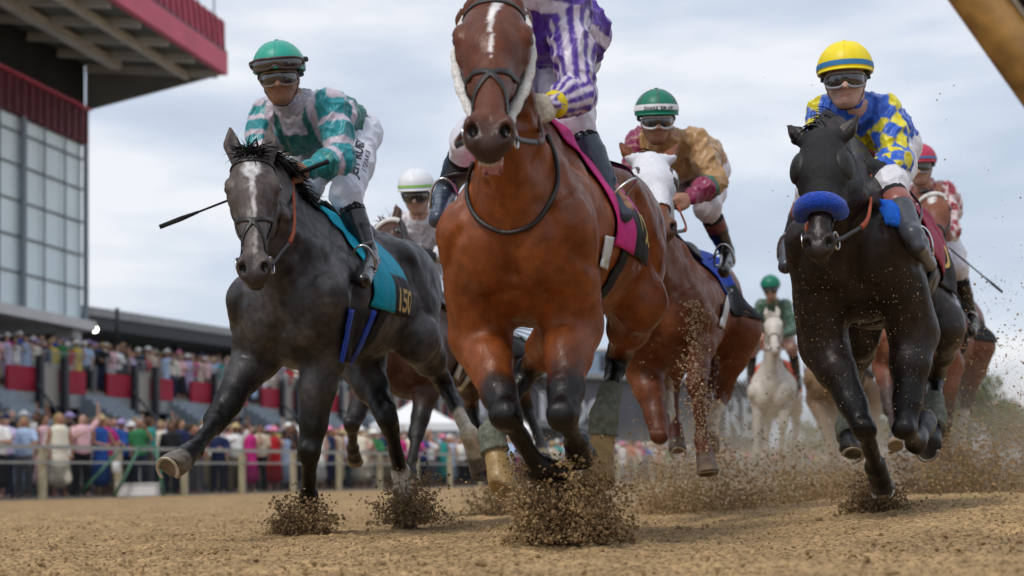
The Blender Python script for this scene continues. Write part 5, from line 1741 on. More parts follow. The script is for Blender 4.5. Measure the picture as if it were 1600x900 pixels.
# concrete apron behind the fence, rising in shallow steps
M_CONC = mat('concrete', (.22, .22, .21), .85, .2, .2, 3, .3, 30)
M_POST = mat('tan_painted_post', (.42, .37, .25), .6, .3, .15, 8)
M_RAIL = mat('grey_rail', (.32, .32, .30), .5, .4, .1, 8)
M_MESHD = mat('dark_mesh', (.03, .033, .036), .8, .2, .3, 30)
M_STEELD = mat('dark_steel', (.035, .038, .045), .5, .4, .2, 5)
M_GREYP = mat('grey_painted_steel', (.30, .31, .31), .55, .4, .15, 3)
M_REDP = mat('red_panel', (.36, .018, .045), .6, .3, .12, 2)
M_STEP = mat('grey_blue_steps', (.27, .31, .35), .8, .2, .15, 3)
M_GLASSB = mat('balustrade_glass', (.55, .62, .64), .15, .5, .05, 2, alpha=.05)
M_WHITEP = mat('white_paint', (.60, .60, .60), .6, .3, .1, 2)
M_PINKF = mat('pink_red_fascia', (.58, .10, .16), .5, .3, .1, .8)
M_REDGL = mat('red_tinted_panel', (.45, .045, .09), .35, .4, .3, 2.5)
M_LOUV = mat('maroon_louvre', (.13, .025, .04), .6, .3, .3, 2)
M_BLACKP = mat('dark_wall_and_portal_shade', (.028, .031, .036), .8, .2, .2, 1)  # near black; also stands in for the shade inside the portals
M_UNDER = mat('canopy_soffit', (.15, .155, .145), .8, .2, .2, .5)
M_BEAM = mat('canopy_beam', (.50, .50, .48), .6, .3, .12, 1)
M_CWG = mat('sky_toned_glass', (.74, .88, .92), .3, .5, .10, .4, coat=.3)  # pale sky reflection is put into the base colour
M_MULL = mat('mullion_grey', (.22, .26, .29), .5, .4, .1, 3)

mb = MB(); a0 = -22.9
for i in range(7):
    a = a0 - i * 2.0 if i else a0
    p0 = on_line(a0, 0) * 0 + np.array([a + .4 * 14, 14, 0]); p1 = np.array([a + .4 * 260, 260, 0])
    h_ = .05 + .16 * i
    mb.prism([p0 + (0, 0, -.3), p1 + (0, 0, -.3), p1 + AC * 1.86 * (1 if i < 6 else 3) + (0, 0, -.3), p0 + AC * 1.86 * (1 if i < 6 else 3) + (0, 0, -.3)], (0, 0, h_ + .3))
tag(mb.build('apron', M_CONC), kind='structure')

# outer rail
fence = empty('track_fence', on_line(-22.8, 373), 'long outer rail with tan posts between the track and the spectators', 'fence'); fo = np.array(fence.location)
Ys = [34.7 + 2.42 * i for i in range(-4, 40)]
for Yp in Ys:
    p = np.array([-22.8 + .4 * Yp, Yp, -.02]) - fo
    mb = MB(); mb.box(p + (0, 0, .56), (.13, .13, 1.16), (TR, AC, (0, 0, 1))); mb.build('post', M_POST, fence)
for z_, th_ in ((1.10, .085), (.78, .05)):
    mb = MB(); a = np.array([-22.8 + .4 * 22, 22, z_]) - fo; b = np.array([-22.8 + .4 * 130, 130, z_]) - fo
    mb.beam(a - AC * .09, b - AC * .09, .06, th_); mb.build('rail', M_RAIL, fence)
mb = MB(); a = np.array([-22.8 + .4 * 22, 22, .42]) - fo; b = np.array([-22.8 + .4 * 130, 130, .42]) - fo
mb.beam(a + AC * .10, b + AC * .10, .015, .62); mb.build('mesh_screen', mat('screen_mesh', (.03, .035, .04), .9, .1, .2, 4, alpha=.28), fence)

# a white tub, a white can on a post and a green hose frame at the rail
c0 = P(217, 771, 34.0); c0[2] = .02
mb = MB(); mb.prism([(-.42, -.2, 0), (.42, -.2, 0), (.42, .2, 0), (-.42, .2, 0)], (0, 0, .26)); mb.box((0, 0, .275), (.92, .46, .03))
tag(mb.build('storage_tub', M_WHITEP, loc=c0, bevel=.02), 'low white plastic tub on the sand in front of the fence', 'tub')
c1 = P(183, 730, 34.3)
mb = MB(); mb.tube([(0, 0, -.12), (0, 0, -.11), (0, 0, .11), (0, 0, .13)], [.08, .095, .095, .05], 14)
tag(mb.build('white_canister', M_WHITEP, smooth=True, loc=c1 + np.array([0, -.1, 0])), 'white canister fixed to a fence post at the left', 'canister')
g0 = P(217, 780, 33.6); g0[2] = 0
stand = empty('green_frame', g0, 'green metal A-frame leaning at the rail beside the white tub', 'frame')
for a, b in (((-.55, 0, 0), (.0, .1, 1.1)), ((.55, 0, 0), (.35, .1, 1.1)), ((-1.4, 0, 0), (-.5, .2, 1.0))):
    mb = MB(); mb.tube([a, b], .035, 8); mb.build('leg', mat('green_paint', (.06, .16, .11), .5), stand, True)
mb = MB(); mb.tube([(0, .1, 1.1), (.35, .1, 1.1)], .03, 8); mb.build('crossbar', mat('green_paint', None), stand, True)

# ---- raised walkway with red parapet panels, glass balustrade, portals and stairs
AL = -37.4


def wl(Y, z, off=0.0):  # walkway front line
    return np.array([AL + .4 * Y, Y, z]) + AC * off


mb = MB()
mb.prism([wl(20, 0, 3.0), wl(110, 0, 3.0), wl(110, 0, 12), wl(20, 0, 12)], (0, 0, 3.7)); mb.prism([wl(20, 3.52, .14), wl(110, 3.52, .14), wl(110, 3.52, 2.99), wl(20, 3.52, 2.99)], (0, 0, .17))
wk = empty('concourse', wl(55, 0), 'long raised concourse with red panels and stairs behind the lower crowd', 'concourse'); wo = np.array(wk.location)
mb.build('deck', M_CONC, wk, org=wo)
mb = MB(); mb.prism([wl(20, 3.70, .85), wl(110, 3.70, .85), wl(110, 3.70, 1.75), wl(20, 3.70, 1.75)], (0, 0, .22)); mb.prism([wl(20, 3.70, 1.76), wl(110, 3.70, 1.76), wl(110, 3.70, 11), wl(20, 3.70, 11)], (0, 0, .45)); mb.build('standing_tiers', M_CONC, wk, org=wo)
Y0 = 51.3
for u_ in range(-3, 7):
    y = Y0 + 5.05 * u_
    # panel - portal - panel
    for (a, b) in ((0, 1.4), (2.6, 3.85)):
        mb = MB(); p0, p1 = wl(y + a, 3.55), wl(y + b, 3.55)
        mb.prism([p0, p1, p1 + AC * .12, p0 + AC * .12], (0, 0, .85)); mb.build('red_panel', M_REDP, wk, org=wo)
        mb = MB(); mb.prism([p0 + (0, 0, -.5), p1 + (0, 0, -.5), p1 + AC * 3.0 + (0, 0, -.5), p0 + AC * 3.0 + (0, 0, -.5)], (0, 0, .48)); mb.build('lintel', M_GREYP, wk, org=wo)
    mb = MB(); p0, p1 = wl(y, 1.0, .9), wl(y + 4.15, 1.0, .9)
    mb.prism([p0, p1, p1 + AC * .1, p0 + AC * .1], (0, 0, 2.0)); mb.build('portal_shade_panel', M_BLACKP, wk, org=wo)  # dark panel painted as the shade of the openings
    mb = MB(); p0, p1 = wl(y + 1.5, 3.1, .12), wl(y + 2.7, 3.1, .12)
    mb.prism([p0, p1, p1 + AC * .1, p0 + AC * .1], (0, 0, 1.5)); mb.build('gate', mat('beige_gate', (.42, .38, .33), .6), wk, org=wo)
    for yy in (1.38, 2.62):
        mb = MB(); mb.box(wl(y + yy, 3.1, -.12), (.22, .22, 3.4), (TR, AC, (0, 0, 1))); mb.build('portal_post', M_STEELD, wk, org=wo)
    mb = MB(); p0, p1 = wl(y + 1.2, 2.75, -.1), wl(y - .8, 1.0, -3.2)
    mb.beam(p0, p1, .12, .45); mb.build('stair_stringer', M_STEELD, wk, org=wo)
    mb = MB(); mb.beam(p0 + (0, 0, 1.1), p1 + (0, 0, 1.1), .07, .07); mb.build('handrail', M_STEELD, wk, org=wo)
    # glass
    mb = MB(); p0, p1 = wl(y + .0, 4.45, .05), wl(y + 4.2, 4.45, .05)
    mb.prism([p0, p1, p1 + AC * .02, p0 + AC * .02], (0, 0, .52)); mb.build('glass_balustrade', M_GLASSB, wk, org=wo)
    mb = MB(); mb.beam(p0 + (0, 0, .54), p1 + (0, 0, .54), .04, .04)
    for k in range(3): f = k / 2; q_ = p0 * (1 - f) + p1 * f; mb.box(q_ + (0, 0, .26), (.04, .04, .54), (TR, AC, (0, 0, 1)))
    mb.build('balustrade_rail', M_GREYP, wk, org=wo)
    # stairs in the gap
    mb = MB()
    for s_ in range(16):
        z_ = 3.7 - (s_ + 1) * .17; off = -s_ * .30 + .15
        p0, p1 = wl(y - 1.45, 0, off), wl(y + .1, 0, off)
        mb.prism([p0 - AC * .34 + (0, 0, .6), p1 - AC * .34 + (0, 0, .6), p1 + (0, 0, .6), p0 + (0, 0, .6)], (0, 0, max(.05, z_ - .6)))
    mb.build('stairs', M_STEP, wk, org=wo)

# ---- dark covered stand behind the concourse
BL = -50.0
bp = lambda Y, z, off=0: np.array([BL + .4 * Y, Y, z]) + AC * off
st = empty('covered_stand', bp(80, 0), 'long dark covered stand with a flat roof behind the concourse', 'grandstand'); so_ = np.array(st.location)
mb = MB(); p0, p1 = bp(40, 8.2, -2), bp(100, 8.2, -2); mb.prism([p0, p1, p1 + AC * 16, p0 + AC * 16], (0, 0, .4)); mb.build('roof', M_GREYP, st, org=so_)
mb = MB(); p0, p1 = bp(40, 7.6, -1.9), bp(100, 7.6, -1.9); mb.prism([p0, p1, p1 + AC * .4, p0 + AC * .4], (0, 0, .59)); mb.build('roof_edge_beam', M_STEELD, st, org=so_)
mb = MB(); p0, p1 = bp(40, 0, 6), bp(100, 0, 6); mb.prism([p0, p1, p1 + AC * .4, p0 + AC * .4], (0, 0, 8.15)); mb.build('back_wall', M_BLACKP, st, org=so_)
mb = MB(); p0, p1 = bp(40, 0, -1.0), bp(100, 0, -1.0); mb.prism([p0, p1, p1 + AC * 6.9, p0 + AC * 6.9], (0, 0, 3.9)); mb.build('floor_slab', M_CONC, st, org=so_)
for Yp in range(44, 100, 9):
    mb = MB(); mb.box(bp(Yp, 5.7, -.6), (.3, .3, 3.7), (TR, AC, (0, 0, 1))); mb.build('column', M_STEELD, st, org=so_)
mb = MB(); q_ = P(183, 494, depth(bp(66, 9, 0))); mb.tube([q_ + (0, 0, -1.2), q_ + (0, 0, .35)], .09, 8); mb.build('roof_vent', M_STEELD, st, True, org=so_)
lp = P(149, 515, 62)
root = empty('stand_lamp', lp, 'round white lamp lit under the roof edge of the dark stand', 'lamp')
mb = MB(); mb.ball((0, 0, 0), .12, 8); mb.build('bulb', mat('lit_lamp', (1, .95, .8), .5, emit=(1, .93, .75, 14)), root, True)
mb = MB(); mb.ball((0, .12, .0), (.2, .2, .2), 8); mb.build('housing', M_STEELD, root, True)

# ---- glass clubhouse with the projecting canopy
D2 = nrmz([.2, 1, 0]); N2 = nrmz([1, -.2, 0])     # along its face, out of it
PC = P(134, 500, 60.0)
cp = lambda al, z, out=0: np.array([PC[0], PC[1], z]) + D2 * al + N2 * out
ch = empty('clubhouse', cp(0, 0), 'tall glass fronted clubhouse with a pink red edged canopy at upper left', 'building'); co_ = np.array(ch.location)
zt, zb = 13.7, 6.7
mb = MB(); mb.prism([cp(-40, zb, -.4), cp(0, zb, -.4), cp(0, zb, -14), cp(-40, zb, -14)], (0, 0, zt - zb)); mb.build('inner_volume', mat('interior_grey', (.62, .70, .72), .7), ch, org=co_)  # bright colour backs the sky tone painted on the glass
mb = MB(); mb.prism([cp(-40, zb + .02, -.2), cp(-.05, zb + .02, -.2), cp(-.05, zb + .02, -.16), cp(-40, zb + .02, -.16)], (0, 0, zt - zb - .04)); mb.build('glass_front', M_CWG, ch, org=co_)
for al in np.arange(-38.4, 0.1, 1.6):
    k = int(round(al / 1.6)); w_ = .30 if k % 3 == 0 else .07
    mb = MB(); mb.box(cp(al, (zt + zb) / 2, -.04 if w_ < .2 else 0), (w_, .05 if w_ < .2 else .10, zt - zb), (D2, N2, (0, 0, 1))); mb.build('mullion', M_MULL if w_ < .2 else mat('blue_grey_pier', (.17, .21, .25), .5), ch, org=co_)
for z_ in (8.0, 9.3, 10.6, 11.9, 13.1):
    mb = MB(); mb.beam(cp(-40, z_, -.10), cp(0, z_, -.10), .05, .07); mb.build('transom', M_MULL, ch, org=co_)
mb = MB(); mb.prism([cp(-40, zt, -14), cp(.15, zt, -14), cp(.15, zt, .05), cp(-40, zt, .05)], (0, 0, 1.35)); mb.build('louvre_band', M_LOUV, ch, org=co_)
for al in np.arange(-38, 0, .55):
    mb = MB() if al == -38 else mb
    mb.box(cp(al, zt + .66, .09), (.06, .06, 1.28), (D2, N2, (0, 0, 1)))
mb.build('louvre_fins', mat('louvre_fin', (.17, .06, .07), .6), ch, org=co_)
mb = MB(); mb.beam(cp(-40, zt + 1.40, .12), cp(.15, zt + 1.40, .12), .12, .1); mb.build('red_trim', M_PINKF, ch, org=co_)
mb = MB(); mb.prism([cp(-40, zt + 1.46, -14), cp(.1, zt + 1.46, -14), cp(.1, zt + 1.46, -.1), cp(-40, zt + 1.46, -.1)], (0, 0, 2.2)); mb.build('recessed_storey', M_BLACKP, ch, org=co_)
# soffit slopes up away from the face
OW = 5.55; z1 = 16.95; z2 = 16.3
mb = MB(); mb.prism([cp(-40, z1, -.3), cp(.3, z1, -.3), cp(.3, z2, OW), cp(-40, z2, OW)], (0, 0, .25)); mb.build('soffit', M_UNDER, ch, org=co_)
mb = MB(); mb.prism([cp(-40, z1 + .3, -14), cp(.3, z1 + .3, -14), cp(.3, z1 + .3, OW - .2), cp(-40, z1 + .3, OW - .2)], (0, 0, 1.2)); mb.build('upper_deck', M_GREYP, ch, org=co_)
for k in range(18):
    al = .15 - k * 2.3
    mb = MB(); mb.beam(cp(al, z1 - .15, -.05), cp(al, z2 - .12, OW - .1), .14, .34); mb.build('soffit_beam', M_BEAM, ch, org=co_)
mb = MB(); mb.prism([cp(.32, zt + 1.45, -.15), cp(.32, 16.2, OW), cp(.32, 17.1, OW), cp(.32, 17.2, -.15)], D2 * .12); mb.build('end_girder', mat('grey_girder', (.17, .175, .165), .7, .3, .2, .6), ch, org=co_)
for out_, w_ in ((1.9, .42), (4.2, .18)):
    zz = z1 + (z2 - z1) * (out_ + .3) / (OW + .3)
    mb = MB(); mb.beam(cp(-40, zz - .3, out_), cp(.1 if w_ < .3 else -1.2, zz - .3, out_), w_, .3); mb.build('long_beam', M_BEAM, ch, org=co_)
mb = MB(); mb.prism([cp(-40, z2 - .15, OW), cp(.35, z2 - .15, OW), cp(.35, z2 - .15, OW + .25), cp(-40, z2 - .15, OW + .25)], (0, 0, .85)); mb.build('fascia', M_PINKF, ch, org=co_)
mb = MB(); mb.beam(cp(-40, z2 + .74, OW + .1), cp(.35, z2 + .74, OW + .1), .3, .07); mb.build('fascia_rail', M_STEELD, ch, org=co_)
mb = MB(); mb.prism([cp(-40, z2 + .8, OW + .1), cp(.32, z2 + .8, OW + .1), cp(.32, z2 + .8, OW + .16), cp(-40, z2 + .8, OW + .16)], (0, 0, 1.15)); mb.build('red_screen', M_REDGL, ch, org=co_)
mb = MB()
for k in range(60):
    al = .2 - k * .55; mb.beam(cp(al, z2 + .8, OW + .2), cp(al - .35, z2 + 1.95, OW + .2), .05, .05)
mb.build('screen_lattice', mat('red_lattice', (.30, .02, .05), .5), ch, org=co_)
mb = MB()
for k in range(5): mb.box(cp(-.4 - k * 1.6, z2 + 2.6, OW), (.06, .06, 2.4), (D2, N2, (0, 0, 1)))
mb.beam(cp(-12, z2 + 2.9, OW), cp(-.4, z2 + 2.9, OW), .05, .05); mb.build('top_railing', M_MULL, ch, org=co_)
# white edge beam and columns under the glass
mb = MB(); mb.prism([cp(-40, zb - .4, -6), cp(.1, zb - .4, -6), cp(.1, zb - .4, .4), cp(-40, zb - .4, .4)], (0, 0, .38)); mb.build('lower_slab', M_WHITEP, ch, org=co_)
for al in (-.6, -8, -16, -24):
    mb = MB(); mb.box(cp(al, 5.0, -.4), (.7, .7, 2.6), (D2, N2, (0, 0, 1))); mb.build('column', M_WHITEP, ch, org=co_)
mb = MB(); mb.prism([cp(-40, 3.8, -4), cp(-.2, 3.8, -4), cp(-.2, 3.8, -4.4), cp(-40, 3.8, -4.4)], (0, 0, 2.5)); mb.build('rear_wall', mat('warm_grey_wall', (.12, .115, .10), .8), ch, org=co_)

# ---- far dark wall with white lettering
a, b = P(425, 600, 92), P(1195, 640, 205)
a[2] = 0; b[2] = 0; wd = nrmz(b - a); wn = np.cross(wd, (0, 0, 1)); wn = wn if wn[1] < 0 else -wn
bn = empty('banner_wall', a, 'long dark grey banner wall with huge white letters behind the tents', 'banner wall'); bo_ = a.copy()
mb = MB(); za, zb_ = P(425, 572, 92)[2], P(1195, 602, 205)[2]
mb.add([a, b, b - wn * 6, a - wn * 6, a + (0, 0, za), b + (0, 0, zb_), b - wn * 6 + (0, 0, zb_), a - wn * 6 + (0, 0, za)], [(0, 3, 2, 1), (4, 5, 6, 7), (0, 1, 5, 4), (1, 2, 6, 5), (2, 3, 7, 6), (3, 0, 4, 7)])
M_BAN = mat('charcoal_banner', (.115, .115, .13), .8, .2, .12, .3)
mb.build('wall', M_BAN, bn, org=bo_)
mb = MB(); mb.beam(a + wn * .3 + (0, 0, za + .2), b + wn * .3 + (0, 0, zb_ + .2), 1.2, .45); mb.build('coping', M_GREYP, bn, org=bo_)


def wall_pt(px):  # where an image column meets the wall's foot
    r_ = ray(px, 700); A_ = np.array([[r_[0], -wd[0]], [r_[1], -wd[1]]]); t_ = np.linalg.solve(A_, (a - CAM)[:2]); return a + wd * t_[1]


def letters(txt, px0, px1, y0, y1, shear=0.0):
    p0, p1 = wall_pt(px0), wall_pt(px1); d0, d1 = depth(p0), depth(p1); pm = (p0 + p1) / 2
    zt_ = P((px0 + px1) / 2, y0, depth(pm))[2]; zb2 = P((px0 + px1) / 2, y1, depth(pm))[2]; H_ = zt_ - zb2; W2 = np.linalg.norm(p1 - p0)
    v, f = text_mesh(txt, 1.0, bold=.03); v = np.array(v); w_ = np.ptp(v[:, 0]); hh = np.ptp(v[:, 1]); v[:, :2] -= (v[:, :2].max(0) + v[:, :2].min(0)) / 2
    o_ = pm + wn * .12 + np.array([0, 0, (zt_ + zb2) / 2]) - bo_; o_[2] = (zt_ + zb2) / 2
    V = [o_ + wd * (p[0] / w_ * W2) + np.array([0, 0, 1]) * (p[1] / hh * H_) + wd * shear * p[1] / hh * H_ for p in v]
    mb = MB(); mb.add(V, f); ob = mb.build('lettering', mat('banner_white', (.55, .56, .6), .7), bn); solidify(ob, .05)


letters('DOS', 888, 962, 622, 664)
letters('TRE', 1098, 1180, 618, 682)
letters('WA', 505, 560, 590, 655)
letters('W', 628, 668, 600, 640)
letters('M', 745, 790, 600, 660)
letters('L', 842, 868, 612, 664)
letters('A', 1020, 1050, 625, 680)
mb = MB()
for k in range(1, 12): 
    p = a + wd * np.linalg.norm(b - a) * k / 12; hz = za + (zb_ - za) * k / 12
    mb.box(p + wn * .06 + (0, 0, hz / 2), (.12, .1, hz - .2), (wd, wn, (0, 0, 1)))
mb.build('seam', mat('banner_seam', (.07, .07, .08), .8), bn, org=bo_)

# blue hut beyond
c = P(950, 560, 230); 
bb = empty('blue_building', (c[0], c[1], 0), 'pale blue building with a dark window above the banner wall', 'building')
zz = P(950, 547, 230)[2]
mb = MB(); mb.box((1, 4, zz / 2), (14, 8, zz)); mb.build('wall', mat('pale_blue_wall', (.20, .27, .38), .7, .2, .08, .5), bb)
mb = MB(); mb.box((1, 4, zz + .15), (14.6, 8.6, .3)); mb.build('roof', M_WHITEP, bb)
mb = MB(); mb.box((0.2, -.05, P(950, 567, 230)[2]), (3.0, .14, 2.4)); mb.build('window', mat('dark_window', (.03, .035, .045), .2, .6), bb)
c = P(870, 560, 235); mb = MB(); z3 = P(870, 566, 235)[2]; mb.box((0, 4, z3 / 2), (12, 8, z3)); 
ob = mb.build('grey_shed', mat('pale_grey_wall', (.35, .36, .38), .8), loc=(c[0], c[1], 0)); tag(ob, 'low grey shed left of the pale blue building, above the banner wall', 'shed')


def tent(px, d, wpx, ytop, yeave, lab):
    c = P(px, 680, d); c[2] = 1.0; w_ = wpx / 2400 * d / 2; zt_ = P(px, ytop, d)[2] - 1; ze = P(px, yeave, d)[2] - 1
    r_ = empty('marquee_tent', c, lab, 'tent', 'white tents behind the crowd')
    mb = MB(); n = 8; V = []
    for i in range(n + 1):
        f = i / n; s_ = w_ * (1 - f); z_ = ze + (zt_ - ze) * (f ** 1.35 * .75 + .25 * f)
        V += [(-s_, -s_, z_), (s_, -s_, z_), (s_, s_, z_), (-s_, s_, z_)]
    mb.add(V, [(i * 4 + j, i * 4 + (j + 1) % 4, (i + 1) * 4 + (j + 1) % 4, (i + 1) * 4 + j) for i in range(n) for j in range(4)])
    mb.build('roof', mat('white_canvas', (.78, .79, .80), .8, .2, .05, 1), r_)
    mb = MB(); mb.prism([(-w_, -w_, ze - .35), (w_, -w_, ze - .35), (w_, w_, ze - .35), (-w_, w_, ze - .35)], (0, 0, .36)); mb.build('valance', mat('white_canvas', None), r_)
    for sx in (-1, 1):
        for sy in (-1, 1):
            mb = MB(); mb.box((sx * w_ * .97, sy * w_ * .97, ze / 2 - .2), (.12, .12, ze + .4)); mb.build('leg', M_GREYP, r_)
    return r_


tent(652, 74, 135, 622, 664, 'large white tent with peaked roof seen between the horses\' legs')
tent(590, 80, 80, 634, 662, 'smaller white tent overlapping the left side of the large one')
tent(790, 84, 90, 634, 672, 'white tent partly hidden behind the leading bay horse\'s legs')

# ---- trees at the right
M_LEAF = mat('leaves', (.085, .11, .035), .7, .2, .45, .6, vcol=False)
M_BARK = mat('bark', (.08, .06, .045), .9)


def tree(px, d, wpx, ytop, lab, seed, dark=0):
    r_ = np.random.RandomState(seed); c = P(px, 740, d); c[2] = 0; w_ = wpx / 2400 * d / 2; ht = P(px, ytop, d)[2]
    root = empty('tree', c, lab, 'tree', 'trees beyond the track')
    mb = MB(); mb.tube([(0, 0, 0), (.1, 0, ht * .35), (0, .1, ht * .75)], [ht * .035, ht * .026, .05], 8)
    for k in range(7):
        a_ = r_.uniform(0, 6.28); z_ = ht * r_.uniform(.3, .6); mb.tube([(0, 0, z_), (math.cos(a_) * w_ * .5, math.sin(a_) * w_ * .5, z_ + ht * .2)], [ht * .014, .03], 6)
    mb.build('trunk', M_BARK, root, True)
    n = 2600; cl = r_.normal(size=(26, 3)); cl /= np.linalg.norm(cl, axis=1)[:, None]; cl *= r_.uniform(.45, .95, (26, 1)); cl = cl * [w_, w_, ht * .36] + [0, 0, ht * .60]
    ci = r_.randint(0, 26, n); g = r_.normal(size=(n, 3)); g /= np.linalg.norm(g, axis=1)[:, None]
    p = cl[ci] + g * r_.uniform(.5, 1, (n, 1)) ** .5 * np.array([w_, w_, ht * .3]) * .34
    s_ = w_ * .055; u_ = r_.normal(size=(n, 3)); u_ /= np.linalg.norm(u_, axis=1)[:, None]; v_ = np.cross(u_, g); 
    V = np.stack([p - u_ * s_, p + v_ * s_ * .7, p + u_ * s_, p - v_ * s_ * .7], 1).reshape(-1, 3); F_ = np.arange(n * 4).reshape(n, 4)
    mesh_np('crown', V, F_, mat('leaves_%d' % dark, [(.10, .13, .045), (.055, .075, .03), (.16, .20, .05)][dark], .7, .2, .35, .8), root, smooth=False)


for i, (px, d, w_, yt, lab, dk) in enumerate([
        (1555, 190, 110, 585, 'rounded green tree at the far right edge beyond the track', 0), (1470, 210, 120, 598, 'broad green tree left of the rightmost tree beyond the track', 0),
        (1600, 200, 110, 600, 'tree cut by the right edge of the picture', 1), (1395, 220, 100, 612, 'tree seen between the near black horse\'s legs', 1),
        (1330, 215, 95, 640, 'low tree in the haze left of the near black horse\'s legs', 0), (1265, 200, 70, 655, 'pale yellow green bush like tree beside the white horse', 2), (1515, 230, 90, 592, 'dark tree between the two rounded trees at the right', 1)]):
    tree(px, d, w_, yt, lab, 60 + i, dk)
# grass bank and hedge
mb = MB(); p0, p1 = P(1200, 742, 170), P(1900, 742, 150); p0[2] = -.1; p1[2] = -.1
mb.prism([p0, p1, p1 + (0, 60, 0), p0 + (0, 60, 0)], (0, 0, .5)); tag(mb.build('lawn', mat('lawn_green', (.12, .17, .04), .9, .1, .3, .5)), kind='structure')

# ---- inner rail right over the camera
q0, q1 = P(1451, -110, 3.6), P(1742, 300, 3.6)
ir = empty('inner_rail', q0, 'mustard brown rail slanting overhead at the upper right corner', 'rail'); io_ = q0.copy()
dr = nrmz(q1 - q0); 
mb = MB(); mb.tube([q0 - dr * 2.2 - io_, q1 + dr * 2.5 - io_], .056, 28); 
M_BRN = mat('mustard_rail_paint', (.26, .14, .035), .4, .4, .45, 14, coat=.2, stretch=(1, 1, 1))
mb.build('tube', M_BRN, ir, True)
sd_ = nrmz(np.cross(dr, _D)); off = sd_ * .062 if sd_[0] > 0 else -sd_ * .062
mb = MB(); mb.beam(q0 - dr * 2.2 + off * 1.02 - io_, q1 + dr * 2.5 + off * 1.02 - io_, .012, .03, _D); mb.build('lip', mat('pale_lip', (.35, .3, .24), .5), ir)
mb = MB(); mb.beam(q0 - dr * 2.2 + off * 1.95 - io_, q1 + dr * 2.5 + off * 1.95 - io_, .09, .09, _D); mb.build('gutter', M_BLACKP, ir)

